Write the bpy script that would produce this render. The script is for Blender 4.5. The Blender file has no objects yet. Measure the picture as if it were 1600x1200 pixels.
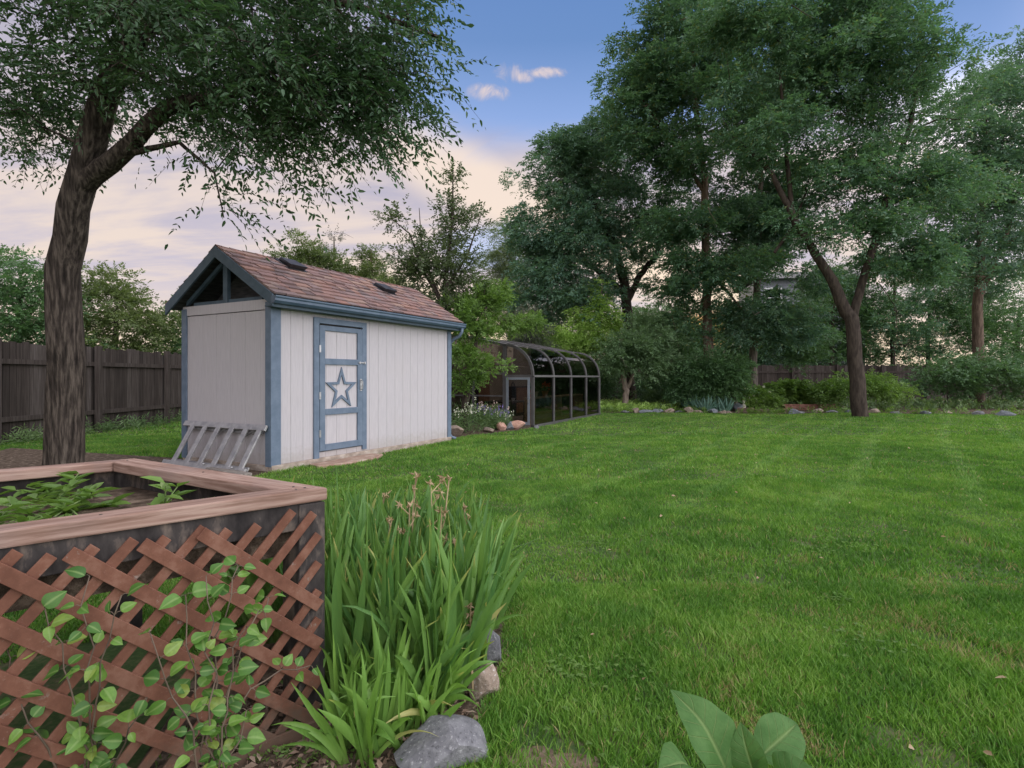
import bpy, math, random
import numpy as np
from mathutils import Vector, Matrix

# ------------------------------------------------------------------ scene, camera, light
sc = bpy.context.scene
COL = sc.collection
F = 873.0          # focal length in photograph pixels
HZ = 590.0         # horizon row
EYE = 1.2

cam_d = bpy.data.cameras.new("camera")
cam = bpy.data.objects.new("camera", cam_d)
COL.objects.link(cam)
cam.location = (0, 0, EYE)
cam.rotation_euler = (math.radians(90), 0, 0)
cam_d.sensor_width = 36.0
cam_d.lens = F / 1600 * 36.0
cam_d.shift_y = -10.0 / 1600
cam_d.clip_start = 0.05
cam_d.clip_end = 2000
sc.camera = cam

SUN_EL = math.radians(14)
SUN_AZ = math.radians(-14)      # from +Y towards -X : the sun stands ahead, a little left

world = bpy.data.worlds.new("World")
sc.world = world
world.use_nodes = True
wt = world.node_tree
wt.nodes.clear()


class NG:
    """tiny node-graph helper"""
    def __init__(self, tree):
        self.t = tree

    def n(self, typ, **kw):
        nd = self.t.nodes.new(typ)
        for k, v in kw.items():
            setattr(nd, k, v)
        return nd

    def link(self, a, b):
        self.t.links.new(a, b)

    def put(self, sock, v):
        if isinstance(v, bpy.types.NodeSocket):
            self.link(v, sock)
        elif v is not None:
            if isinstance(v, (tuple, list)) and len(v) == 3 and sock.type == 'RGBA':
                v = (*v, 1)
            sock.default_value = v

    def m(self, op, a, b=None, c=None, clamp=False):
        nd = self.n('ShaderNodeMath', operation=op, use_clamp=clamp)
        self.put(nd.inputs[0], a)
        if b is not None:
            self.put(nd.inputs[1], b)
        if c is not None:
            self.put(nd.inputs[2], c)
        return nd.outputs[0]

    def smooth(self, x, lo, hi, a=0.0, b=1.0):
        nd = self.n('ShaderNodeMapRange', interpolation_type='SMOOTHSTEP')
        self.put(nd.inputs['Value'], x)
        nd.inputs['From Min'].default_value = lo
        nd.inputs['From Max'].default_value = hi
        nd.inputs['To Min'].default_value = a
        nd.inputs['To Max'].default_value = b
        return nd.outputs[0]

    def mix(self, f, a, b, blend='MIX'):
        nd = self.n('ShaderNodeMix', data_type='RGBA', blend_type=blend)
        self.put(nd.inputs[0], f)
        self.put(nd.inputs[6], a)
        self.put(nd.inputs[7], b)
        return nd.outputs[2]

    def noise(self, vec, scale, detail=4, rough=0.55, dist=0.0):
        nd = self.n('ShaderNodeTexNoise')
        if vec is not None:
            self.link(vec, nd.inputs['Vector'])
        nd.inputs['Scale'].default_value = scale
        nd.inputs['Detail'].default_value = detail
        nd.inputs['Roughness'].default_value = rough
        nd.inputs['Distortion'].default_value = dist
        return nd.outputs['Fac']

    def ramp(self, f, stops):
        nd = self.n('ShaderNodeValToRGB')
        self.put(nd.inputs[0], f)
        e = nd.color_ramp.elements
        while len(e) < len(stops):
            e.new(0.5)
        for el, (p, c) in zip(e, stops):
            el.position = p
            el.color = (*c, 1) if len(c) == 3 else c
        return nd.outputs[0]

    def scale(self, vec, s):
        nd = self.n('ShaderNodeMapping')
        self.link(vec, nd.inputs['Vector'])
        nd.inputs['Scale'].default_value = s
        return nd.outputs[0]


def build_sky():
    g = NG(wt)
    out = g.n('ShaderNodeOutputWorld')
    bg = g.n('ShaderNodeBackground')
    bg.inputs['Strength'].default_value = 0.1
    g.link(bg.outputs[0], out.inputs[0])
    sky = g.n('ShaderNodeTexSky', sky_type='NISHITA')
    sky.sun_disc = False
    sky.sun_elevation = SUN_EL
    sky.sun_rotation = SUN_AZ
    sky.air_density = 1.0
    sky.dust_density = 0.3
    sky.ozone_density = 2.5
    tc = g.n('ShaderNodeTexCoord')
    vec = tc.outputs['Generated']
    sep = g.n('ShaderNodeSeparateXYZ')
    g.link(vec, sep.inputs[0])
    x, y, z = sep.outputs
    el = g.m('MULTIPLY', g.m('ARCSINE', z), 57.2958)
    az = g.m('MULTIPLY', g.m('ARCTAN2', x, y), 57.2958)
    # cloud-deck coordinates
    zz = g.m('ADD', g.m('MAXIMUM', z, 0.0), 0.16)
    cx = g.m('DIVIDE', x, zz)
    cy = g.m('DIVIDE', y, zz)
    comb = g.n('ShaderNodeCombineXYZ')
    g.link(cx, comb.inputs[0]); g.link(cy, comb.inputs[1])
    cp = comb.outputs[0]
    n1 = g.noise(g.scale(cp, (0.8, 1.2, 1)), 1.5, 6, 0.55, 0.6)
    n2 = g.noise(g.scale(cp, (0.5, 1.6, 1)), 3.2, 5, 0.6, 0.4)
    n3 = g.noise(vec, 26, 6, 0.65, 0.6)
    # clear-blue opening of the cloud cover
    wob = g.m('MULTIPLY', g.m('SUBTRACT', n1, 0.5), 9.0)
    elw = g.m('ADD', el, wob)
    above = g.smooth(elw, 21.0, 25.5)
    low_l = g.smooth(g.m('ADD', az, g.m('MULTIPLY', wob, 0.8)), -17.0, -8.0)
    hi_r = g.smooth(az, 40.0, 70.0, 1.0, 0.0)
    hole = g.m('MULTIPLY', g.m('MULTIPLY', above, low_l), hi_r)
    top = g.smooth(el, 55.0, 75.0, 1.0, 0.0)
    hole = g.m('MULTIPLY', hole, top)
    # small blue slot low over the right of the shed
    sl = g.m('MULTIPLY', g.smooth(g.m('ABSOLUTE', g.m('ADD', az, 2.5)), 2.0, 6.0, 1.0, 0.0),
             g.smooth(g.m('ABSOLUTE', g.m('SUBTRACT', elw, 12.5)), 1.2, 3.2, 1.0, 0.0))
    hole = g.m('MAXIMUM', hole, g.m('MULTIPLY', sl, 0.75))
    # little puffs inside the opening
    puff = None
    for (a0, e0, ra, re) in ((-0.2, 28.6, 1.7, 0.9), (1.3, 28.3, 1.6, 0.6), (3.2, 28.6, 2.6, 0.5), (-2.3, 27.0, 2.4, 0.85)):
        qa = g.m('POWER', g.m('ABSOLUTE', g.m('DIVIDE', g.m('SUBTRACT', az, a0), ra)), 2.0)
        qe = g.m('POWER', g.m('ABSOLUTE', g.m('DIVIDE', g.m('SUBTRACT', el, e0), re)), 2.0)
        d = g.m('ADD', g.m('ADD', qa, qe), g.m('MULTIPLY', g.m('SUBTRACT', n3, 0.5), 4.2))
        p = g.smooth(d, -0.3, 1.3, 0.92, 0.0)
        puff = p if puff is None else g.m('MAXIMUM', puff, p)
    cover = g.m('SUBTRACT', 1.0, hole)
    cover = g.m('MAXIMUM', cover, puff)
    # colours (radiance x10 because the background runs at 0.1)
    blue = g.ramp(g.m('DIVIDE', el, 50.0), [(0.0, (0.55, 0.64, 0.82)), (0.40, (0.34, 0.48, 0.86)),
                                              (0.62, (0.14, 0.265, 0.555)), (1.0, (0.08, 0.19, 0.50))])
    blue10 = g.mix(1.0, blue, (10, 10, 10), 'MULTIPLY')
    blue10 = g.mix(0.88, sky.outputs[0], blue10)
    t = g.smooth(g.m('ADD', g.m('MULTIPLY', n2, 0.45), g.m('MULTIPLY', n1, 0.55)), 0.40, 0.60)
    lilac = g.mix(g.smooth(el, 6, 24), (0.58, 0.53, 0.61), (0.43, 0.415, 0.525))
    cream = g.mix(g.smooth(el, 3, 20), (1.0, 0.80, 0.57), (0.88, 0.73, 0.62))
    band = g.m('MULTIPLY', g.smooth(g.m('ABSOLUTE', g.m('ADD', g.m('SUBTRACT', el, 17.5), g.m('MULTIPLY', az, 0.45))), 1.5, 5.5, 1.0, 0.0),
               g.smooth(az, -22.0, -8.0))
    lowc = g.smooth(el, 3.0, 10.0, 0.75, 0.0)
    t = g.m('MULTIPLY', t, g.smooth(el, 30.0, 18.0, 0.0, 1.0))
    t = g.m('MAXIMUM', g.m('MULTIPLY', t, 0.62), g.m('MAXIMUM', g.m('MULTIPLY', band, 0.9), lowc))
    cl = g.mix(t, lilac, cream)
    cl = g.mix(puff, cl, (0.74, 0.62, 0.60))
    # low sunset glow
    ga = g.smooth(g.m('ABSOLUTE', g.m('SUBTRACT', az, -11.0)), 1.0, 18.0, 1.0, 0.0)
    ge = g.smooth(el, 2.0, 14.0, 1.0, 0.0)
    cl = g.mix(g.m('MULTIPLY', g.m('MULTIPLY', ga, ge), 0.9), cl, (1.05, 0.82, 0.47))
    gb = g.smooth(g.m('ABSOLUTE', g.m('SUBTRACT', az, 19.0)), 0.8, 5.0, 1.0, 0.0)
    gd = g.smooth(g.m('ABSOLUTE', g.m('SUBTRACT', el, 4.5)), 0.5, 2.5, 1.0, 0.0)
    cl = g.mix(g.m('MULTIPLY', g.m('MULTIPLY', gb, gd), 0.9), cl, (1.3, 0.62, 0.10))
    # pale bright cloud added as fill light, mostly out of view above and right
    fill_cloud = g.smooth(g.m('ADD', g.m('SUBTRACT', g.m('MULTIPLY', x, 0.9), g.m('MULTIPLY', y, 0.45)), g.m('MULTIPLY', z, 0.65)), 0.2, 0.85)
    cl = g.mix(fill_cloud, cl, g.mix(n1, (1.8, 1.8, 2.1), (3.3, 3.2, 3.25)))
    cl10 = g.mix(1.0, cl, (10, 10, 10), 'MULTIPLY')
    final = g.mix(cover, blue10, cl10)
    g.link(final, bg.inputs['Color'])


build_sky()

sun_d = bpy.data.lights.new("sun", 'SUN')
sun_d.energy = 0.6
sun_d.angle = math.radians(14)
sun_d.color = (1.0, 0.86, 0.68)
sun = bpy.data.objects.new("sun", sun_d)
COL.objects.link(sun)
sdir = Vector((math.sin(SUN_AZ) * math.cos(SUN_EL), math.cos(SUN_AZ) * math.cos(SUN_EL), math.sin(SUN_EL)))
sun.rotation_euler = sdir.to_track_quat('Z', 'Y').to_euler()
sun.location = sdir * 60

sc.view_settings.view_transform = 'Standard'
sc.view_settings.look = 'None'
sc.view_settings.exposure = 0.14
sc.view_settings.gamma = 1.0
sc.cycles.max_bounces = 8
sc.cycles.transparent_max_bounces = 16
sc.cycles.use_denoising = True

rng = np.random.default_rng(7)
random.seed(7)

# ------------------------------------------------------------------ helpers


def at(u, v, d):
    return np.array([(u - 800) / F * d, d, EYE - (v - HZ) / F * d])


def gz(u, d, z=0.0):
    """point on height z at picture column u and depth d"""
    return np.array([(u - 800) / F * d, d, z])


def tag(o, label=None, cat=None, group=None, kind=None):
    if label: o['label'] = label
    if cat: o['category'] = cat
    if group: o['group'] = group
    if kind: o['kind'] = kind
    return o


def empty(name, loc, label, cat, group=None, rz=0.0):
    o = bpy.data.objects.new(name, None)
    COL.objects.link(o)
    o.location = loc
    o.rotation_euler = (0, 0, rz)
    o.empty_display_size = 0.1
    return tag(o, label, cat, group)


def np_mesh(name, V, Fs, mat, parent=None, smooth=False):
    """V (n,3); Fs (m,k) with constant k, or list of such arrays"""
    V = np.asarray(V, dtype=np.float32)
    if not isinstance(Fs, list):
        Fs = [Fs]
    me = bpy.data.meshes.new(name)
    me.vertices.add(len(V))
    me.vertices.foreach_set('co', V.ravel())
    loops = np.concatenate([np.asarray(f, dtype=np.int32).ravel() for f in Fs])
    tot = np.concatenate([np.full(len(f), np.asarray(f).shape[1], dtype=np.int32) for f in Fs])
    start = np.concatenate([[0], np.cumsum(tot)[:-1]]).astype(np.int32)
    me.loops.add(len(loops))
    me.loops.foreach_set('vertex_index', loops)
    me.polygons.add(len(tot))
    me.polygons.foreach_set('loop_start', start)
    me.polygons.foreach_set('loop_total', tot)
    if smooth:
        me.polygons.foreach_set('use_smooth', np.ones(len(tot), dtype=bool))
    me.update(calc_edges=True)
    me.validate()
    if mat:
        me.materials.append(mat)
    o = bpy.data.objects.new(name, me)
    COL.objects.link(o)
    if parent is not None:
        o.parent = parent
    return o


class MB:
    def __init__(self):
        self.v = []
        self.f = []

    def add(self, vs, fs):
        b = len(self.v)
        self.v += [tuple(map(float, p)) for p in vs]
        self.f += [tuple(i + b for i in f) for f in fs]
        return self

    def box(self, x0, x1, y0, y1, z0, z1):
        v = [(x0, y0, z0), (x1, y0, z0), (x1, y1, z0), (x0, y1, z0), (x0, y0, z1), (x1, y0, z1), (x1, y1, z1), (x0, y1, z1)]
        return self.add(v, [(0, 3, 2, 1), (4, 5, 6, 7), (0, 1, 5, 4), (1, 2, 6, 5), (2, 3, 7, 6), (3, 0, 4, 7)])

    def obox(self, o, ax, ay, az):
        """box from corner o with edge vectors"""
        o, ax, ay, az = map(np.array, (o, ax, ay, az))
        v = [o, o + ax, o + ax + ay, o + ay, o + az, o + ax + az, o + ax + ay + az, o + ay + az]
        fs = [(0, 3, 2, 1), (4, 5, 6, 7), (0, 1, 5, 4), (1, 2, 6, 5), (2, 3, 7, 6), (3, 0, 4, 7)]
        if np.dot(np.cross(ax, ay), az) < 0:
            fs = [tuple(reversed(f)) for f in fs]
        return self.add(v, fs)

    def bar(self, a, b, w, h, up=(0, 0, 1)):
        a, b, up = np.array(a, float), np.array(b, float), np.array(up, float)
        d = b - a
        s = np.cross(d, up); s /= np.linalg.norm(s)
        t = np.cross(s, d); t /= np.linalg.norm(t)
        return self.obox(a - s * w / 2 - t * h / 2, s * w, d, t * h)

    def prism(self, pts, off):
        """extrude a polygon (3d points) by the vector off"""
        n = len(pts)
        pts = [np.array(p, float) for p in pts]
        off = np.array(off, float)
        v = pts + [p + off for p in pts]
        nrm = np.zeros(3)
        for i in range(n):
            nrm += np.cross(pts[i], pts[(i + 1) % n])
        if np.dot(nrm, off) > 0:
            fs = [tuple(range(n - 1, -1, -1)), tuple(range(n, 2 * n))] + [(i, (i + 1) % n, n + (i + 1) % n, n + i) for i in range(n)]
        else:
            fs = [tuple(range(n)), tuple(range(2 * n - 1, n - 1, -1))] + [((i + 1) % n, i, n + i, n + (i + 1) % n) for i in range(n)]
        return self.add(v, fs)

    def tube(self, pts, rad, n=8, cap=True):
        pts = [np.array(p, float) for p in pts]
        if not hasattr(rad, '__len__'):
            rad = [rad] * len(pts)
        b = len(self.v)
        prev = None
        for i, p in enumerate(pts):
            t = pts[min(i + 1, len(pts) - 1)] - pts[max(i - 1, 0)]
            t = t / (np.linalg.norm(t) + 1e-9)
            if prev is None:
                r = np.array([1, 0, 0]) if abs(t[0]) < 0.8 else np.array([0, 1, 0])
            else:
                r = prev
            s = r - t * np.dot(r, t); s /= np.linalg.norm(s) + 1e-9
            prev = s
            q = np.cross(t, s)
            for k in range(n):
                a = 2 * math.pi * k / n
                self.v.append(tuple(p + (s * math.cos(a) + q * math.sin(a)) * rad[i]))
        for i in range(len(pts) - 1):
            for k in range(n):
                k2 = (k + 1) % n
                self.f.append((b + i * n + k, b + i * n + k2, b + (i + 1) * n + k2, b + (i + 1) * n + k))
        if cap:
            self.f.append(tuple(b + k for k in reversed(range(n))))
            self.f.append(tuple(b + (len(pts) - 1) * n + k for k in range(n)))
        return self

    def lathe(self, c, prof, n=14):
        c = np.array(c, float)
        b = len(self.v)
        for (r, z) in prof:
            for k in range(n):
                a = 2 * math.pi * k / n
                self.v.append((c[0] + r * math.cos(a), c[1] + r * math.sin(a), c[2] + z))
        for i in range(len(prof) - 1):
            for k in range(n):
                k2 = (k + 1) % n
                self.f.append((b + i * n + k, b + i * n + k2, b + (i + 1) * n + k2, b + (i + 1) * n + k))
        self.f.append(tuple(b + k for k in reversed(range(n))))
        self.f.append(tuple(b + (len(prof) - 1) * n + k for k in range(n)))
        return self

    def build(self, name, mat, parent=None, smooth=False, bevel=0.0):
        me = bpy.data.meshes.new(name)
        me.from_pydata(self.v, [], self.f)
        if smooth:
            me.polygons.foreach_set('use_smooth', np.ones(len(me.polygons), dtype=bool))
        me.update()
        me.materials.append(mat)
        o = bpy.data.objects.new(name, me)
        COL.objects.link(o)
        if parent is not None:
            o.parent = parent
        if bevel:
            md = o.modifiers.new('bevel', 'BEVEL')
            md.width = bevel
            md.segments = 2
            md.limit_method = 'ANGLE'
        return o


def copy_tree(o, parent=None):
    c = o.copy()
    COL.objects.link(c)
    if parent is not None:
        c.parent = parent
    for ch in list(o.children):
        copy_tree(ch, c)
    return c


# ------------------------------------------------------------------ materials
MATS = {}


def new_mat(name):
    m = bpy.data.materials.new(name)
    m.use_nodes = True
    m.node_tree.nodes.clear()
    MATS[name] = m
    g = NG(m.node_tree)
    out = g.n('ShaderNodeOutputMaterial')
    return m, g, out


def principled(g, out, color, rough=0.7, spec=0.3, metal=0.0, bump=None, bump_d=0.01, bump_s=0.5):
    p = g.n('ShaderNodeBsdfPrincipled')
    g.put(p.inputs['Base Color'], color)
    g.put(p.inputs['Roughness'], rough)
    p.inputs['Specular IOR Level'].default_value = spec
    p.inputs['Metallic'].default_value = metal
    if bump is not None:
        b = g.n('ShaderNodeBump')
        b.inputs['Distance'].default_value = bump_d
        b.inputs['Strength'].default_value = bump_s
        g.link(bump, b.inputs['Height'])
        g.link(b.outputs[0], p.inputs['Normal'])
    g.link(p.outputs[0], out.inputs[0])
    return p


def noise_mat(name, stops, scale=8, stretch=(1, 1, 1), rough=0.75, spec=0.25, bump_d=0.004, bump_s=0.5, detail=6, metal=0.0, island=0.0, fine=None):
    m, g, out = new_mat(name)
    tc = g.n('ShaderNodeTexCoord')
    vec = g.scale(tc.outputs['Object'], stretch)
    f = g.noise(vec, scale, detail, 0.6)
    fr = g.smooth(f, 0.28, 0.72)
    if fine:
        f2 = g.noise(vec, fine, 3, 0.6)
        fr = g.m('ADD', g.m('MULTIPLY', fr, 0.6), g.m('MULTIPLY', g.smooth(f2, 0.3, 0.7), 0.4))
    if island:
        geo = g.n('ShaderNodeNewGeometry')
        fr = g.m('ADD', g.m('MULTIPLY', fr, 1 - island), g.m('MULTIPLY', geo.outputs['Random Per Island'], island))
    col = g.ramp(fr, stops)
    principled(g, out, col, rough, spec, metal, f if bump_d else None, bump_d, bump_s)
    return m


def leaf_mat(name, dark, light, tip=None, trans=0.35, rough=0.45, spec=0.35, patch=0.6, straw=None, straw_amt=0.0):
    """foliage: each leaf its own tone between dark and light, slow drift over the plant, part of the light passes through"""
    m, g, out = new_mat(name)
    geo = g.n('ShaderNodeNewGeometry')
    tc = g.n('ShaderNodeTexCoord')
    f = g.noise(tc.outputs['Object'], patch, 3, 0.5)
    r = geo.outputs['Random Per Island']
    t = g.m('ADD', g.m('MULTIPLY', r, 0.55), g.m('MULTIPLY', g.smooth(f, 0.3, 0.7), 0.45))
    col = g.mix(t, dark, light)
    if tip is not None:
        s = g.m('GREATER_THAN', g.m('FRACT', g.m('MULTIPLY', r, 17.31)), 0.93)
        col = g.mix(s, col, tip)
    if straw is not None:
        s = g.m('LESS_THAN', g.m('FRACT', g.m('MULTIPLY', r, 31.7)), straw_amt)
        col = g.mix(s, col, straw)
    p = g.n('ShaderNodeBsdfPrincipled')
    g.put(p.inputs['Base Color'], col)
    p.inputs['Roughness'].default_value = rough
    p.inputs['Specular IOR Level'].default_value = spec
    tr = g.n('ShaderNodeBsdfTranslucent')
    tcol = g.mix(1.0, col, (1.25, 1.35, 0.7), 'MULTIPLY')
    g.put(tr.inputs['Color'], tcol)
    mx = g.n('ShaderNodeMixShader')
    mx.inputs[0].default_value = trans
    g.link(p.outputs[0], mx.inputs[1])
    g.link(tr.outputs[0], mx.inputs[2])
    g.link(mx.outputs[0], out.inputs[0])
    return m


def bark_mat(name, a, b):
    return noise_mat(name, [(0.0, a), (1.0, b)], 14, (1, 1, 0.22), 0.9, 0.1, 0.02, 0.8, 7)


bark_dark = bark_mat('bark_dark', (0.030, 0.024, 0.020), (0.085, 0.068, 0.055))
bark_brown = bark_mat('bark_brown', (0.07, 0.05, 0.038), (0.19, 0.14, 0.105))
bark_pale = bark_mat('bark_pale', (0.16, 0.125, 0.10), (0.34, 0.275, 0.225))
bark_elm = noise_mat('bark_elm', [(0.0, (0.020, 0.016, 0.014)), (0.45, (0.060, 0.048, 0.040)), (1.0, (0.15, 0.122, 0.10))], 30, (1, 1, 0.13), 0.92, 0.1, 0.06, 1.0, 8)
bark_grey = bark_mat('bark_grey', (0.09, 0.08, 0.07), (0.24, 0.20, 0.165))

leaf_elm = leaf_mat('leaf_elm', (0.038, 0.086, 0.043), (0.082, 0.153, 0.068), trans=0.32)
leaf_locust = leaf_mat('leaf_locust', (0.073, 0.158, 0.118), (0.164, 0.278, 0.182), trans=0.35, tip=(0.13, 0.19, 0.08))
leaf_locust_b = leaf_mat('leaf_locust_b', (0.069, 0.145, 0.099), (0.147, 0.273, 0.146), trans=0.35, tip=(0.15, 0.20, 0.07))
leaf_plum = leaf_mat('leaf_plum', (0.063, 0.089, 0.044), (0.116, 0.158, 0.074), trans=0.35)
leaf_bright = leaf_mat('leaf_bright', (0.092, 0.172, 0.040), (0.184, 0.299, 0.069), trans=0.4)
leaf_lime = leaf_mat('leaf_lime', (0.215, 0.340, 0.081), (0.394, 0.573, 0.152), trans=0.4)
leaf_grey = leaf_mat('leaf_grey', (0.114, 0.195, 0.096), (0.230, 0.355, 0.177), trans=0.3)
leaf_far = leaf_mat('leaf_far', (0.085, 0.125, 0.045), (0.170, 0.220, 0.080), trans=0.35)
leaf_willow = leaf_mat('leaf_willow', (0.138, 0.188, 0.112), (0.237, 0.294, 0.175), trans=0.35)
leaf_dark = leaf_mat('leaf_dark', (0.064, 0.132, 0.062), (0.134, 0.246, 0.099), trans=0.3)
leaf_spruce = leaf_mat('leaf_spruce', (0.072, 0.090, 0.066), (0.132, 0.150, 0.102), trans=0.1)
leaf_vine = leaf_mat('leaf_vine', (0.075, 0.190, 0.030), (0.150, 0.300, 0.060), trans=0.35, patch=3)
leaf_flower = leaf_mat('leaf_flower', (0.084, 0.156, 0.060), (0.180, 0.264, 0.108), trans=0.3)
dry_leaf = leaf_mat('dry_leaf', (0.20, 0.12, 0.06), (0.58, 0.44, 0.28), trans=0.25, patch=9)
petal_violet = leaf_mat('petal_violet', (0.16, 0.12, 0.38), (0.30, 0.22, 0.52), trans=0.3)
petal_pink = leaf_mat('petal_pink', (0.55, 0.40, 0.42), (0.70, 0.55, 0.52), trans=0.3)
petal_white = leaf_mat('petal_white', (0.70, 0.70, 0.62), (0.80, 0.78, 0.70), trans=0.3)
petal_red = leaf_mat('petal_red', (0.55, 0.06, 0.03), (0.75, 0.14, 0.05), trans=0.3)


def iris_mat(name, base, mid, tipc):
    m, g, out = new_mat(name)
    al = g.n('ShaderNodeAttribute', attribute_name='along').outputs['Fac']
    r = g.n('ShaderNodeAttribute', attribute_name='tone').outputs['Fac']
    body = g.mix(g.m('MULTIPLY', r, 1.15, clamp=True), base, mid)
    tc = g.n('ShaderNodeTexCoord')
    st = g.noise(g.scale(tc.outputs['Object'], (1, 1, 0.05)), 160, 2, 0.5)
    body = g.mix(g.m('MULTIPLY', g.smooth(st, 0.35, 0.7), 0.3), body, mid)
    body = g.mix(g.smooth(al, 0.0, 0.35, 0.35, 0.0), body, (0.16, 0.22, 0.07))
    yel = g.m('MULTIPLY', g.smooth(al, 0.86, 1.0), g.smooth(r, 0.78, 0.82))
    body = g.mix(yel, body, tipc)
    body = g.mix(g.m('MULTIPLY', g.smooth(r, 0.965, 0.97), g.smooth(al, 0.25, 0.7)), body, (0.42, 0.40, 0.15))
    p = g.n('ShaderNodeBsdfPrincipled')
    g.put(p.inputs['Base Color'], body)
    p.inputs['Roughness'].default_value = 0.42
    p.inputs['Specular IOR Level'].default_value = 0.35
    tr = g.n('ShaderNodeBsdfTranslucent')
    g.put(tr.inputs['Color'], g.mix(1.0, body, (1.3, 1.35, 0.7), 'MULTIPLY'))
    mx = g.n('ShaderNodeMixShader')
    mx.inputs[0].default_value = 0.28
    g.link(p.outputs[0], mx.inputs[1]); g.link(tr.outputs[0], mx.inputs[2])
    g.link(mx.outputs[0], out.inputs[0])
    return m


iris_leaf = iris_mat('iris_leaf', (0.065, 0.165, 0.045), (0.165, 0.300, 0.070), (0.40, 0.38, 0.12))
iris_young = iris_mat('iris_young', (0.110, 0.230, 0.045), (0.200, 0.360, 0.070), (0.45, 0.45, 0.12))
iris_blue = iris_mat('iris_blue', (0.060, 0.140, 0.105), (0.120, 0.220, 0.170), (0.2, 0.25, 0.15))


def grass_mat():
    m, g, out = new_mat('grass_blade')
    geo = g.n('ShaderNodeNewGeometry')
    tc = g.n('ShaderNodeTexCoord')
    at_ = g.n('ShaderNodeAttribute', attribute_name='along')
    al = at_.outputs['Fac']
    r = geo.outputs['Random Per Island']
    ob = tc.outputs['Object']
    big = g.smooth(g.noise(ob, 0.42, 5, 0.62), 0.38, 0.62)
    med = g.smooth(g.noise(ob, 2.9, 4, 0.65), 0.38, 0.62)
    t = g.m('ADD', g.m('MULTIPLY', r, 0.42), g.m('ADD', g.m('MULTIPLY', big, 0.28), g.m('MULTIPLY', med, 0.30)))
    col = g.ramp(t, [(0.0, (0.048, 0.122, 0.024)), (0.4, (0.112, 0.245, 0.037)), (0.75, (0.20, 0.345, 0.058)), (1.0, (0.31, 0.41, 0.11))])
    # dead straw: scattered, denser in worn patches
    worn = g.smooth(g.noise(ob, 1.7, 5, 0.65), 0.52, 0.70)
    sep = g.n('ShaderNodeSeparateXYZ'); g.link(ob, sep.inputs[0])
    near = g.smooth(sep.outputs[1], 2.0, 6.0, 1.0, 0.12)
    lim = g.m('ADD', 0.025, g.m('MULTIPLY', g.m('MULTIPLY', worn, near), 0.5))
    s = g.m('LESS_THAN', g.m('FRACT', g.m('MULTIPLY', r, 41.3)), lim)
    col = g.mix(s, col, (0.34, 0.27, 0.13))
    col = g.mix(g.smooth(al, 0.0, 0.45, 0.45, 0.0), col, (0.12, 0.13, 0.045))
    p = g.n('ShaderNodeBsdfPrincipled')
    g.put(p.inputs['Base Color'], col)
    p.inputs['Roughness'].default_value = 0.5
    p.inputs['Specular IOR Level'].default_value = 0.25
    tr = g.n('ShaderNodeBsdfTranslucent')
    g.put(tr.inputs['Color'], g.mix(1.0, col, (1.0, 1.3, 0.65), 'MULTIPLY'))
    mx = g.n('ShaderNodeMixShader')
    mx.inputs[0].default_value = 0.35
    g.link(p.outputs[0], mx.inputs[1]); g.link(tr.outputs[0], mx.inputs[2])
    g.link(mx.outputs[0], out.inputs[0])
    return m


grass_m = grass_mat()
ground_m = noise_mat('turf_soil', [(0.0, (0.035, 0.06, 0.022)), (0.5, (0.065, 0.105, 0.036)), (0.8, (0.12, 0.12, 0.06)), (1.0, (0.21, 0.16, 0.11))],
                     3.0, rough=0.95, spec=0.05, bump_d=0.02, detail=10, fine=40)
soil_m = noise_mat('bed_soil', [(0.0, (0.045, 0.033, 0.024)), (0.6, (0.11, 0.082, 0.06)), (1.0, (0.22, 0.17, 0.125))],
                   18, rough=0.95, spec=0.05, bump_d=0.03, bump_s=0.9, detail=9)
mulch_m = noise_mat('bark_chips', [(0.0, (0.10, 0.065, 0.045)), (0.6, (0.22, 0.15, 0.11)), (1.0, (0.40, 0.31, 0.24))], 25, rough=0.9, spec=0.1, bump_d=0.003, island=0.75)

def siding_mat():
    m, g, out = new_mat('painted_siding')
    tc = g.n('ShaderNodeTexCoord')
    ob = tc.outputs['Object']
    f = g.noise(g.scale(ob, (9, 9, 0.6)), 7, 8, 0.6)
    big = g.noise(ob, 1.3, 5, 0.6)
    col = g.ramp(g.smooth(f, 0.3, 0.7), [(0.0, (0.44, 0.415, 0.428)), (0.5, (0.472, 0.445, 0.458)), (1.0, (0.50, 0.472, 0.482))])
    col = g.mix(g.smooth(big, 0.45, 0.75, 0.0, 0.25), col, (0.46, 0.42, 0.41))
    sep = g.n('ShaderNodeSeparateXYZ'); g.link(ob, sep.inputs[0])
    sp = g.noise(ob, 16, 6, 0.7)
    low = g.m('ADD', sep.outputs[2], g.m('MULTIPLY', g.m('SUBTRACT', sp, 0.5), 0.5))
    col = g.mix(g.smooth(low, 0.08, 0.32, 0.38, 0.0), col, (0.30, 0.25, 0.20))
    run = g.noise(g.scale(ob, (14, 14, 0.35)), 2.0, 4, 0.6)
    col = g.mix(g.smooth(run, 0.6, 0.8, 0.0, 0.3), col, (0.40, 0.36, 0.34))
    principled(g, out, col, 0.62, 0.22, 0, f, 0.0015, 0.35)
    return m


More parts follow.
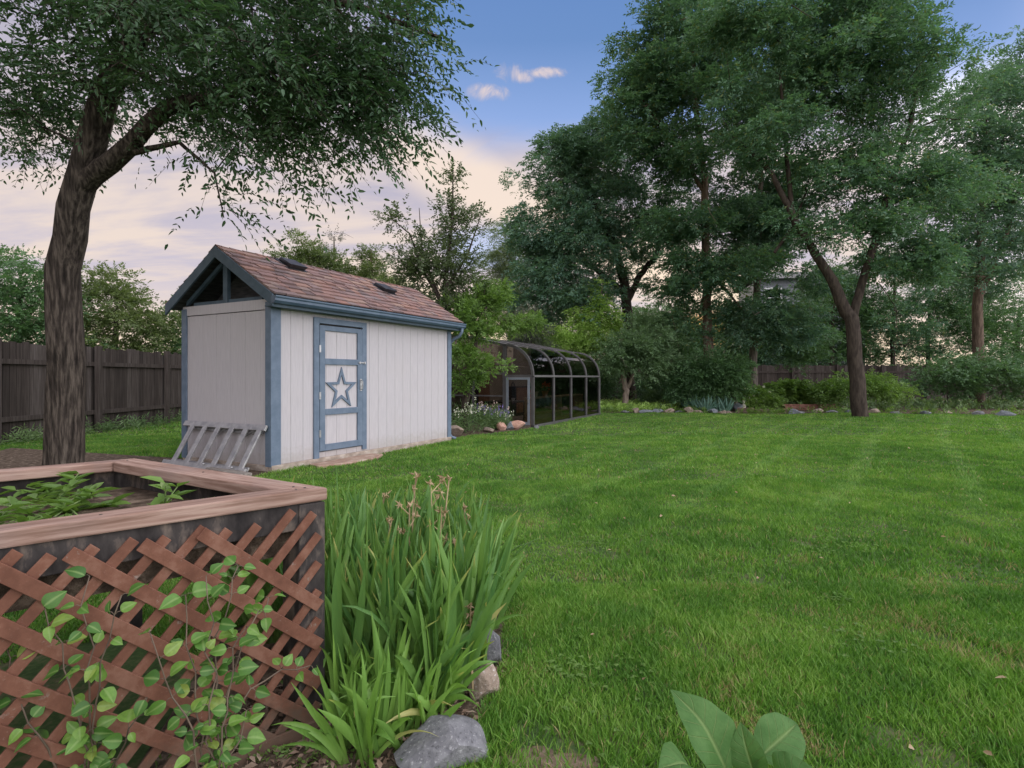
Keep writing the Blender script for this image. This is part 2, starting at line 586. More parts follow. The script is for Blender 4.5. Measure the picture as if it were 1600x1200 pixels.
siding_m = siding_mat()
trim_m = noise_mat('blue_grey_trim', [(0.0, (0.105, 0.145, 0.200)), (1.0, (0.145, 0.190, 0.250))], 9, (1, 1, 1), 0.55, 0.3, 0.001, 0.3)
gutter_m = noise_mat('blue_gutter', [(0.0, (0.055, 0.092, 0.140)), (1.0, (0.080, 0.125, 0.178))], 6, rough=0.38, spec=0.45, bump_d=0.0)
fascia_m = noise_mat('dark_blue_fascia', [(0.0, (0.055, 0.085, 0.110)), (1.0, (0.085, 0.120, 0.150))], 6, rough=0.6, bump_d=0.001)
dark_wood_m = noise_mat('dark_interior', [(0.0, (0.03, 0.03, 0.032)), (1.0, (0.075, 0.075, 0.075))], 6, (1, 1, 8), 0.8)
found_m = noise_mat('concrete_footing', [(0.0, (0.25, 0.205, 0.165)), (0.6, (0.37, 0.305, 0.25)), (1.0, (0.48, 0.42, 0.36))], 7, (1, 1, 2), 0.9, 0.1, 0.006, 0.6, 9)
vent_m = noise_mat('black_vent', [(0.0, (0.022, 0.022, 0.025)), (1.0, (0.045, 0.045, 0.05))], 8, rough=0.5, bump_d=0.0)
steel_m = noise_mat('zinc_hardware', [(0.0, (0.32, 0.32, 0.33)), (1.0, (0.5, 0.5, 0.5))], 20, rough=0.4, metal=0.9, bump_d=0.0)
alu_m = noise_mat('ladder_aluminium', [(0.0, (0.26, 0.26, 0.265)), (1.0, (0.44, 0.43, 0.42))], 10, (1, 1, 1), 0.42, 0.5, 0.0, metal=0.55)
def grain_mat(name, stops, ang):
    m, g, out = new_mat(name)
    tc = g.n('ShaderNodeTexCoord')
    mp = g.n('ShaderNodeMapping')
    g.link(tc.outputs['Object'], mp.inputs['Vector'])
    mp.inputs['Rotation'].default_value = (0, 0, -ang)
    v = g.scale(mp.outputs[0], (0.05, 1, 1))
    f1 = g.noise(v, 75, 5, 0.65, 0.5)
    f2 = g.noise(g.scale(mp.outputs[0], (0.25, 1, 1)), 9, 4, 0.6)
    f = g.m('ADD', g.m('MULTIPLY', f1, 0.6), g.m('MULTIPLY', f2, 0.4))
    col = g.ramp(g.smooth(f, 0.33, 0.67), stops)
    n = g.noise(tc.outputs['Object'], 4, 2, 0.5)
    col = g.mix(g.smooth(n, 0.5, 0.7, 0.0, 0.35), col, (0.22, 0.17, 0.155))
    principled(g, out, col, 0.8, 0.15, 0, f1, 0.003, 0.5)
    return m


CEDAR = [(0.0, (0.165, 0.096, 0.070)), (0.45, (0.275, 0.178, 0.140)), (1.0, (0.395, 0.285, 0.232))]
cedar_m = grain_mat('weathered_cedar', CEDAR, math.atan2(-0.667, -0.745))
cedar_side_m = grain_mat('weathered_cedar_side', CEDAR, math.atan2(0.524, -0.852))
black_wood_m = noise_mat('blackened_timber', [(0.0, (0.018, 0.016, 0.016)), (0.65, (0.055, 0.048, 0.045)), (1.0, (0.17, 0.135, 0.11))], 14, (1, 1, 0.4), 0.85, 0.15, 0.004, 0.7)
def lattice_mat():
    m, g, out = new_mat('brown_lattice')
    tc = g.n('ShaderNodeTexCoord')
    ob = tc.outputs['Object']
    f = g.noise(ob, 11, 8, 0.65)
    fine = g.noise(ob, 120, 4, 0.7)
    col = g.ramp(g.smooth(f, 0.3, 0.7), [(0.0, (0.112, 0.048, 0.031)), (0.6, (0.160, 0.071, 0.046)), (1.0, (0.215, 0.110, 0.076))])
    col = g.mix(g.smooth(fine, 0.6, 0.75, 0.0, 0.4), col, (0.28, 0.19, 0.15))
    worn = g.noise(ob, 26, 6, 0.7)
    col = g.mix(g.smooth(worn, 0.62, 0.70, 0.0, 0.7), col, (0.24, 0.20, 0.17))
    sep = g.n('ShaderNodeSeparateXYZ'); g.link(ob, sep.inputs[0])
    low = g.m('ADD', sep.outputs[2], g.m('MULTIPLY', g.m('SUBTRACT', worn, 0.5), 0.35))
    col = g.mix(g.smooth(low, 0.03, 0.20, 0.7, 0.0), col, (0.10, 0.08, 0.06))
    principled(g, out, col, 0.72, 0.18, 0, fine, 0.001, 0.4)
    return m


lattice_m = lattice_mat()
bronze_m = noise_mat('bronze_frame', [(0.0, (0.060, 0.057, 0.057)), (1.0, (0.095, 0.09, 0.09))], 4, rough=0.45, spec=0.4, bump_d=0.0)
mull_m = noise_mat('grey_mullion', [(0.0, (0.090, 0.087, 0.087)), (1.0, (0.13, 0.126, 0.124))], 4, rough=0.45, spec=0.4, bump_d=0.0)
grey_frame_m = noise_mat('grey_door_frame', [(0.0, (0.15, 0.17, 0.195)), (1.0, (0.20, 0.22, 0.25))], 4, rough=0.45, spec=0.4, bump_d=0.0)
fence_m = noise_mat('old_fence', [(0.0, (0.026, 0.022, 0.020)), (0.5, (0.058, 0.047, 0.041)), (0.85, (0.098, 0.083, 0.075)), (1.0, (0.14, 0.125, 0.115))], 5, (7, 7, 0.35), 0.88, 0.1, 0.005, 0.8, island=0.55)
house_m = noise_mat('grey_clapboard', [(0.0, (0.20, 0.21, 0.24)), (1.0, (0.27, 0.28, 0.31))], 3, rough=0.7)
house_roof_m = noise_mat('house_roof', [(0.0, (0.12, 0.115, 0.11)), (1.0, (0.2, 0.19, 0.18))], 8, rough=0.9)
white_m = noise_mat('white_trim', [(0.0, (0.72, 0.72, 0.72)), (1.0, (0.8, 0.8, 0.8))], 4, rough=0.5)
tan_m = noise_mat('tan_board', [(0.0, (0.36, 0.25, 0.15)), (1.0, (0.52, 0.38, 0.25))], 4, (1, 6, 6), 0.7)
beige_m = noise_mat('beige_wall', [(0.0, (0.30, 0.25, 0.21)), (1.0, (0.38, 0.32, 0.27))], 3, rough=0.8)
dining_m = noise_mat('brown_chair_wood', [(0.0, (0.16, 0.075, 0.04)), (1.0, (0.30, 0.15, 0.085))], 6, (4, 4, 1), 0.5)
table_m = noise_mat('dark_table', [(0.0, (0.030, 0.028, 0.028)), (1.0, (0.06, 0.055, 0.052))], 6, rough=0.5)
terra_m = noise_mat('terracotta', [(0.0, (0.42, 0.16, 0.07)), (1.0, (0.60, 0.27, 0.13))], 9, rough=0.8)
wire_m = noise_mat('black_wire', [(0.0, (0.02, 0.02, 0.02)), (1.0, (0.04, 0.04, 0.04))], 9, rough=0.5, bump_d=0.0)
cream_m = noise_mat('cream_stoneware', [(0.0, (0.55, 0.50, 0.40)), (1.0, (0.72, 0.68, 0.58))], 15, rough=0.7)
slab_m = noise_mat('sandstone_slab', [(0.0, (0.26, 0.165, 0.12)), (0.6, (0.36, 0.25, 0.19)), (1.0, (0.46, 0.36, 0.29))], 9, rough=0.9, bump_d=0.005)
brick_m = noise_mat('old_brick', [(0.0, (0.17, 0.075, 0.055)), (1.0, (0.32, 0.17, 0.13))], 9, rough=0.9, island=0.5)
stem_m = noise_mat('green_stem', [(0.0, (0.10, 0.16, 0.05)), (1.0, (0.17, 0.24, 0.08))], 9, rough=0.6, bump_d=0.0)
twig_m = noise_mat('brown_twig', [(0.0, (0.075, 0.055, 0.04)), (1.0, (0.16, 0.12, 0.085))], 9, rough=0.8, bump_d=0.0)
drystalk_m = noise_mat('dry_stalk', [(0.0, (0.28, 0.20, 0.11)), (1.0, (0.46, 0.36, 0.21))], 9, rough=0.8, bump_d=0.0)


def rock_mat(name, a, b, c, speck=(0.7, 0.7, 0.7)):
    m, g, out = new_mat(name)
    tc = g.n('ShaderNodeTexCoord')
    ob = tc.outputs['Object']
    n1 = g.noise(ob, 6, 8, 0.65)
    n2 = g.noise(ob, 90, 3, 0.6)
    n3 = g.noise(ob, 22, 8, 0.7, 0.3)
    col = g.ramp(g.m('ADD', g.m('MULTIPLY', n1, 0.6), g.m('MULTIPLY', n3, 0.4)), [(0.32, a), (0.5, b), (0.68, c)])
    col = g.mix(g.smooth(n2, 0.58, 0.72, 0.0, 0.55), col, speck)
    col = g.mix(g.smooth(n2, 0.42, 0.30, 0.0, 0.5), col, tuple(k * 0.35 for k in a))
    h = g.m('ADD', n3, g.m('MULTIPLY', n2, 0.3))
    principled(g, out, col, 0.85, 0.2, 0, h, 0.012, 0.8)
    return m


rock_grey = rock_mat('granite_grey', (0.08, 0.08, 0.088), (0.155, 0.155, 0.163), (0.26, 0.26, 0.268), (0.46, 0.46, 0.46))
rock_tan = rock_mat('stone_tan', (0.17, 0.13, 0.095), (0.27, 0.21, 0.165), (0.38, 0.31, 0.25))
rock_pink = rock_mat('stone_pink', (0.32, 0.17, 0.12), (0.46, 0.27, 0.205), (0.55, 0.38, 0.31))
rock_blue = rock_mat('stone_bluegrey', (0.085, 0.095, 0.105), (0.135, 0.15, 0.165), (0.21, 0.225, 0.24))


def shingle_mat():
    m, g, out = new_mat('roof_shingle')
    geo = g.n('ShaderNodeNewGeometry')
    tc = g.n('ShaderNodeTexCoord')
    n = g.noise(tc.outputs['Object'], 60, 3, 0.7)
    n0 = g.noise(tc.outputs['Object'], 2.5, 4, 0.6)
    col = g.ramp(geo.outputs['Random Per Island'], [(0.0, (0.125, 0.095, 0.095)), (0.2, (0.185, 0.122, 0.115)), (0.42, (0.245, 0.145, 0.128)),
                                                     (0.6, (0.215, 0.165, 0.162)), (0.76, (0.275, 0.148, 0.118)), (0.9, (0.285, 0.195, 0.158)), (1.0, (0.18, 0.15, 0.155))])
    col = g.mix(g.smooth(n, 0.4, 0.75, 0.0, 0.3), col, (0.36, 0.28, 0.25))
    col = g.mix(g.smooth(n0, 0.4, 0.7, 0.0, 0.3), col, (0.13, 0.10, 0.10))
    principled(g, out, col, 0.92, 0.15, 0, n, 0.003, 0.7)
    return m


shingle_m = shingle_mat()


def glass_mat(name, tint, refl=1.0):
    m, g, out = new_mat(name)
    t = g.n('ShaderNodeBsdfTransparent')
    t.inputs[0].default_value = (*tint, 1)
    gl = g.n('ShaderNodeBsdfGlossy')
    gl.inputs['Roughness'].default_value = 0.02
    gl.inputs['Color'].default_value = (refl, refl, refl, 1)
    fr = g.n('ShaderNodeFresnel')
    fr.inputs['IOR'].default_value = 1.5
    tc = g.n('ShaderNodeTexCoord')
    b = g.n('ShaderNodeBump')
    b.inputs['Distance'].default_value = 0.02
    b.inputs['Strength'].default_value = 0.12
    g.link(g.noise(tc.outputs['Object'], 1.5, 2, 0.5), b.inputs['Height'])
    g.link(b.outputs[0], gl.inputs['Normal'])
    mx = g.n('ShaderNodeMixShader')
    g.link(fr.outputs[0], mx.inputs[0])
    g.link(t.outputs[0], mx.inputs[1]); g.link(gl.outputs[0], mx.inputs[2])
    g.link(mx.outputs[0], out.inputs[0])
    return m


glass_dark = glass_mat('tinted_glass', (0.20, 0.19, 0.17))
glass_clear = glass_mat('clear_glass', (0.66, 0.645, 0.62))
def milky_mat():
    m, g, out = new_mat('milky_roof_panel')
    p = g.n('ShaderNodeBsdfPrincipled')
    p.inputs['Base Color'].default_value = (0.36, 0.35, 0.35, 1)
    p.inputs['Roughness'].default_value = 0.35
    tr = g.n('ShaderNodeBsdfTranslucent')
    tr.inputs['Color'].default_value = (0.75, 0.72, 0.68, 1)
    mx = g.n('ShaderNodeMixShader'); mx.inputs[0].default_value = 0.45
    g.link(p.outputs[0], mx.inputs[1]); g.link(tr.outputs[0], mx.inputs[2])
    g.link(mx.outputs[0], out.inputs[0])
    return m


roofpane_m = milky_mat()
glass_house = glass_mat('house_glass', (0.35, 0.38, 0.42))

# ------------------------------------------------------------------ ground
def sheet(name, pts, z, mat, kind='structure', sub=None):
    o = MB().add([(p[0], p[1], z) for p in pts], [tuple(range(len(pts)))]).build(name, mat)
    tag(o, kind=kind)
    return o


sheet('ground', [(-160, -60), (160, -60), (160, 240), (-160, 240)], 0.0, ground_m)


def bed_edge(x):
    """front edge of the far planting bed (lawn ends here)"""
    return 19.0 + 0.35 * math.sin(x * 0.55 + 0.4) + 0.2 * math.sin(x * 1.3) - 0.012 * (x - 6) ** 2 * (x > 6)


bed_pts = [(x, bed_edge(x)) for x in np.linspace(2.3, 24, 60)] + [(26, 31), (2.3, 31)]
sheet('garden_bed', bed_pts, 0.004, soil_m)
sheet('iris_bed', [(-0.95, 1.45), (-0.55, 1.62), (-0.30, 1.66), (-0.10, 1.95), (-0.02, 2.3), (0.0, 2.8), (-0.12, 3.3), (-0.9, 3.35), (-1.35, 2.6), (-1.1, 1.5)], 0.006, soil_m)
bare = [(0.10 + (0.17 + 0.04 * math.sin(k * 2.1) + 0.03 * math.sin(k * 3.7)) * math.cos(k * 0.3927), 1.72 + (0.085 + 0.02 * math.sin(k * 1.7)) * math.sin(k * 0.3927)) for k in range(16)]
bare_m = noise_mat('bare_earth', [(0.0, (0.10, 0.075, 0.05)), (0.6, (0.19, 0.14, 0.10)), (1.0, (0.27, 0.21, 0.155))], 22, rough=0.95, spec=0.05, bump_d=0.02, bump_s=0.8, detail=9)
sheet('bare_soil', bare, 0.0045, bare_m)
sheet('shed_side_soil', [(-3.1, 6.6), (-4.9, 5.2), (-7.5, 6.5), (-8.5, 9.5), (-4.7, 8.2), (-3.0, 7.15)], 0.005, soil_m)
sheet('sunroom_bed', [(-1.25, 10.75), (-0.55, 11.9), (0.25, 12.85), (0.55, 13.3), (-1.8, 14.4), (-2.6, 12.0)], 0.005, soil_m)


# ------------------------------------------------------------------ leaves and trees
def unit(a):
    return a / (np.linalg.norm(a, axis=-1, keepdims=True) + 1e-9)


def leaf_quads(p, a, n, L, W, fold=False, droop=0.15):
    """p base (N,3), a axis, n normal -> vertices; diamond leaves or folded six-point leaves"""
    a = unit(a)
    s = unit(np.cross(a, n))
    n = np.cross(s, a)
    L = np.asarray(L).reshape(-1, 1); W = np.asarray(W).reshape(-1, 1)
    N = len(p)
    if not fold:
        V = np.stack([p, p + a * L * 0.45 + s * W * 0.5 + n * L * 0.06, p + a * L - n * L * droop, p + a * L * 0.45 - s * W * 0.5 + n * L * 0.06], 1)
        idx = np.arange(N)[:, None] * 4
        return V.reshape(-1, 3), idx + np.array([[0, 1, 2, 3]])
    V = np.stack([p, p + a * L * 0.3 + s * W * 0.46 + n * W * 0.16, p + a * L * 0.68 + s * W * 0.36 + n * W * 0.1 - n * L * droop * 0.4,
                  p + a * L - n * L * droop, p + a * L * 0.68 - s * W * 0.36 + n * W * 0.1 - n * L * droop * 0.4, p + a * L * 0.3 - s * W * 0.46 + n * W * 0.16], 1)
    idx = np.arange(N)[:, None] * 6
    f = np.concatenate([idx + np.array([[0, 1, 2, 3]]), idx + np.array([[0, 3, 4, 5]])], 1).reshape(-1, 4)
    return V.reshape(-1, 3), f


def sprays(st, d, ln, K, L, W, r, fold=False, droop=0.5, up=0.9, angle=0.9):
    """leaflets in two ranks along each twig.  st,d (M,3), ln (M,)"""
    M = len(st)
    d = unit(d)
    upv = unit(np.array([0, 0, 1.0]) * up + r.normal(0, 0.45, (M, 3)))
    side = unit(np.cross(d, upv))
    nrm = np.cross(side, d)
    t = (np.arange(K) + 1.0) / K
    t = np.broadcast_to(t, (M, K)) + r.normal(0, 0.04, (M, K))
    pos = st[:, None, :] + d[:, None, :] * (t * ln[:, None])[..., None]
    pos[..., 2] -= (t ** 2) * (ln[:, None] * droop)
    sg = np.where(np.arange(K) % 2 == 0, 1.0, -1.0)[None, :, None]
    tip = (np.arange(K) == K - 1)[None, :, None]
    ax = d[:, None, :] * (1.0 - angle * 0.45) + side[:, None, :] * sg * angle * (1 - tip)
    ax = ax + r.normal(0, 0.17, (M, K, 3))
    ax[..., 2] -= droop * 0.5
    nn = nrm[:, None, :] + r.normal(0, 0.3, (M, K, 3))
    LL = L * r.uniform(0.5, 1.3, (M * K,))
    return leaf_quads(pos.reshape(-1, 3), ax.reshape(-1, 3), nn.reshape(-1, 3), LL, LL * (W / L), fold)


def tubes_fast(paths, n=5):
    """paths: list of (pts (k,3), radii (k,)) -> arrays"""
    mb = MB()
    for pts, rad in paths:
        mb.tube(pts, rad, n, cap=False)
    return mb


def blob_world(b):
    u, v, d, ru, rv = b[:5]
    rd = b[5] if len(b) > 5 else (ru + rv) / 2 / F * d
    return at(u, v, d), np.array([ru / F * d, rd, rv / F * d])


def tree(name, label, base, trunk, blobs, ncl, twigs, K, L, W, leafm, barkm, seed, rc=0.6, tlen=0.3, group=None, cat='tree',
         droop=0.4, fold=False, limbs=(), flat=0.55, trunk_r0=0.02, angle=0.9, dead=0, twigmesh=False, mesh_name='crown', bias=2.0):
    r = np.random.default_rng(seed)
    base = np.array(base, float)
    root = empty(name, tuple(base), label, cat, group)
    # cluster centres
    C, R = zip(*[blob_world(b) for b in blobs])
    C, R = np.array(C), np.array(R)
    w = (R.prod(1)) ** 0.75
    which = r.choice(len(C), ncl, p=w / w.sum())
    dirs = unit(r.normal(0, 1, (ncl, 3)))
    cen = C[which] + dirs * (r.uniform(0, 1, (ncl, 1)) ** (1 / bias)) * R[which]
    cen = cen[cen[:, 2] > 0.25]
    ncl = len(cen)
    # ---- skeleton
    paths = []
    nodes, nrad = [], []
    def add_poly(pts4, steps=5):
        pts4 = np.array(pts4, float)
        P, Q = [], []
        for i in range(len(pts4) - 1):
            for k in range(steps):
                f = k / steps
                P.append(pts4[i, :3] * (1 - f) + pts4[i + 1, :3] * f)
                Q.append(pts4[i, 3] * (1 - f) + pts4[i + 1, 3] * f)
        P.append(pts4[-1, :3]); Q.append(pts4[-1, 3])
        P = np.array(P); Q = np.array(Q)
        wob = r.normal(0, 0.12, P.shape) * Q[:, None]
        wob[0] = 0
        P = P + wob
        paths.append((P, Q))
        for p_, q_ in zip(P[1:], Q[1:]):
            nodes.append(p_); nrad.append(q_)
    add_poly(trunk)
    for lb in limbs:
        add_poly(lb)
    NP = np.array(nodes); NR = np.array(nrad)
    order = np.argsort(np.min(np.linalg.norm(cen[:, None] - NP[None], axis=2), axis=1))
    for i in order:
        c = cen[i]
        dv = c - NP
        dist = np.linalg.norm(dv, axis=1)
        pen = dist * (1 + 0.7 * (NP[:, 2] > c[2] + 0.2)) + (NP[:, 2] < 0.35 * c[2]) * 1.0
        j = int(np.argmin(pen))
        a = NP[j]
        dd = dist[j]
        mid1 = a * 0.66 + c * 0.34 + r.normal(0, 0.09, 3) * dd + np.array([0, 0, -0.04 * dd])
        mid2 = a * 0.33 + c * 0.67 + r.normal(0, 0.09, 3) * dd + np.array([0, 0, 0.04 * dd])
        rs = max(0.006, min(NR[j] * 0.72, 0.012 + trunk_r0 * dd))
        re = max(0.004, rs * 0.4)
        P = np.array([a, mid1, mid2, c])
        Q = np.linspace(rs, re, 4)
        paths.append((P, Q))
        NP = np.vstack([NP, P[1:]]); NR = np.concatenate([NR, Q[1:]])
    for _ in range(dead):
        c = cen[r.integers(ncl)]
        a = c + r.normal(0, 0.3, 3)
        b = a + unit(r.normal(0, 1, 3) + np.array([0, 0, -0.3])) * r.uniform(0.8, 1.8)
        mid = (a + b) / 2 + r.normal(0, 0.12, 3)
        paths.append((np.array([a, mid, b]), np.array([0.014, 0.01, 0.005])))
    # ---- leaves
    axis = np.array([base[0], base[1], 0])
    M = ncl * twigs
    rep = np.repeat(np.arange(ncl), twigs)
    off = unit(r.normal(0, 1, (M, 3))) * (r.uniform(0, 1, (M, 1)) ** 0.4) * np.array([1, 1, flat]) * (rc * r.uniform(0.6, 1.3, ncl))[rep][:, None] * 0.95
    st = cen[rep] + off
    outw = unit((cen - axis) * np.array([1, 1, 0.25]))[rep]
    d = unit(off) * 0.9 + outw * 0.6 + r.normal(0, 0.35, (M, 3))
    ln = tlen * r.uniform(0.6, 1.3, M)
    V, Fq = sprays(st, d, ln, K, L, W, r, fold, droop, angle=angle)
    np_mesh(mesh_name, V - base, Fq, leafm, root)
    mb = tubes_fast(paths, 6)
    if twigmesh:
        for k in range(0, M, 2):
            a = st[k]; b = a + unit(d[k]) * ln[k]; b[2] -= ln[k] * droop
            m_ = (a + b) / 2; m_[2] += ln[k] * droop * 0.25
            mb.tube([a, m_, b], [0.0026, 0.002, 0.0012], 3, False)
    vv = np.array(mb.v) - base
    mb.v = [tuple(q) for q in vv]
    mb.build('trunk', barkm, root, smooth=True)
    return root


def trunkline(pts):
    """[(u,v,d,r)] -> world"""
    return [(*at(u, v, d), r_) for (u, v, d, r_) in pts]


def ground_at(u, d):
    p = gz(u, d, -0.05)
    return p


# ---- overhanging elm (front left)
tree('elm_tree', 'overhanging tree with long drooping leafy twigs above the shed roof', gz(95, 6.0), [(*gz(95, 6.0, -0.1), 0.2), (*at(100, 420, 5.9), 0.165), (*at(150, 180, 5.7), 0.14), (*at(230, 20, 5.4), 0.10), (*at(330, -120, 5.2), 0.07)],
     [(430, 110, 5.0, 85, 100, 1.1), (540, 90, 4.9, 80, 90, 1.0), (635, 70, 4.8, 45, 70, 0.6), (470, 185, 4.9, 85, 45, 0.7), (395, 215, 5.0, 60, 32, 0.6), (590, 160, 4.8, 60, 45, 0.5),
      (640, 190, 4.7, 26, 22, 0.3), (560, 215, 4.8, 30, 12, 0.3), (300, 110, 5.3, 110, 110, 1.2), (180, 60, 5.7, 130, 130, 1.3), (500, -60, 5.0, 150, 70, 1.2), (250, -90, 5.5, 180, 90, 1.4), (60, 170, 6.2, 90, 80, 1.0), (685, 95, 4.7, 16, 30, 0.25), (420, 238, 5.0, 30, 10, 0.3), (352, 300, 5.15, 6, 50, 0.1), (352, 350, 5.12, 6, 14, 0.1)],
     375, 15, 13, 0.060, 0.024, leaf_elm, bark_elm, 11, rc=0.27, tlen=0.36, droop=0.6, fold=True, flat=0.7, twigmesh=True,
     limbs=[trunkline([(120, 300, 5.8, 0.12), (260, 170, 5.4, 0.075), (430, 130, 5.0, 0.045), (600, 120, 4.8, 0.022)]),
            trunkline([(230, 20, 5.4, 0.08), (400, -20, 5.1, 0.05), (560, 10, 4.9, 0.03), (690, 60, 4.75, 0.012)]),
            trunkline([(200, 240, 5.6, 0.035), (280, 222, 5.4, 0.02), (335, 270, 5.2, 0.010), (350, 340, 5.12, 0.004)])],
     trunk_r0=0.012)
# ---- trees behind
LOC = dict(K=8, L=0.135, W=0.056)
tree('locust_tree', 'tall dark locust tree with forked leaning limbs, left end of the big tree mass', gz(985, 24), [(*gz(985, 24, -0.1), 0.27), (*at(983, 520, 24), 0.24), (*at(975, 440, 24), 0.2), (*at(955, 370, 24), 0.15), (*at(925, 310, 24), 0.1), (*at(900, 250, 24), 0.05)],
     [(900, 235, 24, 52, 42, 1.5), (865, 290, 24, 48, 52, 1.6), (935, 300, 24, 70, 70, 2.0), (860, 390, 24, 55, 60, 1.8), (930, 390, 23.5, 80, 60, 2.0), (845, 460, 23.5, 50, 45, 1.5), (905, 465, 23, 65, 45, 1.6), (960, 215, 24.5, 45, 40, 1.3), (1010, 350, 24.5, 60, 70, 1.6), (820, 350, 24, 18, 35, 0.8)],
     250, 70, leafm=leaf_locust, barkm=bark_dark, seed=21, rc=0.8, tlen=0.32, flat=0.5, dead=25, **LOC,
     limbs=[trunkline([(980, 470, 24, 0.16), (1000, 430, 24, 0.13), (1025, 400, 24, 0.1), (1040, 340, 24.3, 0.06)]),
            trunkline([(978, 460, 24, 0.14), (930, 420, 23.5, 0.1), (890, 400, 23.5, 0.06)])], group=None)

tree('locust_tree', 'towering locust tree with a straight brown trunk behind the rounded shrub', gz(1107, 21), [(*gz(1107, 21, -0.1), 0.22), (*at(1106, 520, 21), 0.19), (*at(1104, 400, 21), 0.16), (*at(1100, 280, 21), 0.13), (*at(1085, 150, 21), 0.1), (*at(1080, 30, 21), 0.06)],
     [(1060, 40, 21, 95, 75, 2.0), (1000, 130, 21, 45, 60, 1.5), (1060, 150, 21, 80, 65, 2.0), (1130, 110, 21, 70, 80, 1.8), (1000, 215, 21, 45, 45, 1.4), (1070, 250, 21, 70, 45, 1.7), (1060, 345, 20.5, 70, 35, 1.5), (1120, 420, 20.5, 70, 40, 1.6), (1050, 440, 21, 50, 45, 1.4), (1080, 500, 21, 60, 30, 1.2), (1100, -60, 21, 120, 60, 2.0)],
     250, 66, leafm=leaf_locust_b, barkm=bark_brown, seed=22, rc=0.75, tlen=0.32, flat=0.5, dead=20, **LOC,
     limbs=[trunkline([(1100, 300, 21, 0.09), (1050, 220, 21, 0.06), (1000, 150, 21, 0.03)]),
            trunkline([(1104, 420, 21, 0.08), (1140, 460, 20.6, 0.05), (1165, 490, 20.5, 0.03)])])

tree('locust_tree', 'locust tree with a greyish trunk standing in front of the dark fence', gz(1177, 22), [(*gz(1177, 22, -0.1), 0.19), (*at(1177, 560, 22), 0.165), (*at(1182, 450, 22), 0.14), (*at(1187, 330, 22), 0.11), (*at(1192, 220, 22), 0.07)],
     [(1170, 200, 22.5, 70, 50, 1.8), (1200, 290, 22.5, 60, 45, 1.6), (1175, 400, 21.5, 60, 32, 1.5), (1228, 456, 21, 26, 14, 0.7), (1212, 462, 21, 10, 8, 0.4), (1265, 440, 21, 30, 26, 0.9), (1245, 505, 21, 36, 24, 1.0), (1170, 500, 21, 60, 30, 1.3), (1230, 520, 21, 40, 30, 1.0), (1230, 120, 22.5, 60, 70, 1.6), (1165, 345, 22, 50, 42, 1.5), (1228, 370, 22, 45, 45, 1.4), (1130, 290, 22.4, 40, 36, 1.3), (1200, 330, 22.5, 40, 40, 1.4)],
     200, 66, leafm=leaf_locust, barkm=bark_grey, seed=23, rc=0.7, tlen=0.3, flat=0.5, dead=15, **LOC)

tree('locust_tree', 'broad locust tree whose thick diagonal limb leans in across the sky', gz(1345, 17), [(*gz(1345, 17, -0.1), 0.26), (*at(1330, 500, 17), 0.22), (*at(1292, 425, 17), 0.155), (*at(1248, 355, 17), 0.115), (*at(1205, 270, 17), 0.085), (*at(1150, 215, 17), 0.04)],
     [(1200, 60, 17, 60, 60, 1.5), (1230, 190, 17, 45, 50, 1.3), (1290, 100, 17, 80, 90, 2.0), (1400, 130, 17, 110, 110, 2.2), (1330, 270, 17, 90, 60, 1.7), (1450, 280, 17, 100, 70, 1.8), (1260, 300, 17.4, 30, 30, 1.0), (1160, 30, 17, 70, 50, 1.3), (1340, 0, 17, 140, 60, 2.0), (1420, 400, 17, 70, 50, 1.4), (1130, 195, 17, 40, 25, 0.7), (1185, 235, 16.6, 45, 34, 0.9), (1300, 380, 16.6, 30, 40, 0.8), (1370, 360, 16.7, 40, 40, 1.0), (1255, 330, 16.8, 35, 30, 0.9), (1150, 140, 17, 40, 30, 1.0)],
     290, 66, leafm=leaf_locust_b, barkm=bark_dark, seed=24, rc=0.65, tlen=0.3, flat=0.5, dead=20, K=8, L=0.115, W=0.048,
     limbs=[trunkline([(1329, 506, 17, 0.15), (1345, 450, 17, 0.135), (1380, 330, 17, 0.11), (1420, 200, 17, 0.08), (1440, 80, 17, 0.05)]),
            trunkline([(1240, 345, 17, 0.09), (1225, 200, 17, 0.06), (1215, 60, 17, 0.03)]),
            trunkline([(1210, 395, 17.3, 0.05), (1235, 360, 17.2, 0.05), (1260, 300, 17.2, 0.03)])])

tree('locust_tree', 'far right leafy tree with a forked trunk beyond the lawn', gz(1530, 24), [(*gz(1530, 24, -0.1), 0.25), (*at(1528, 480, 24), 0.2), (*at(1535, 330, 24), 0.13), (*at(1540, 180, 24), 0.07)],
     [(1540, 200, 24, 90, 90, 2.2), (1590, 300, 24, 90, 90, 2.2), (1480, 330, 24, 80, 70, 2.0), (1540, 420, 24, 100, 60, 2.0), (1600, 130, 24, 80, 70, 2.0)],
     170, 70, leafm=leaf_locust, barkm=bark_brown, seed=25, rc=0.9, tlen=0.34, flat=0.5, **LOC,
     limbs=[trunkline([(1528, 470, 24, 0.14), (1575, 360, 24, 0.09), (1600, 250, 24, 0.05)])])

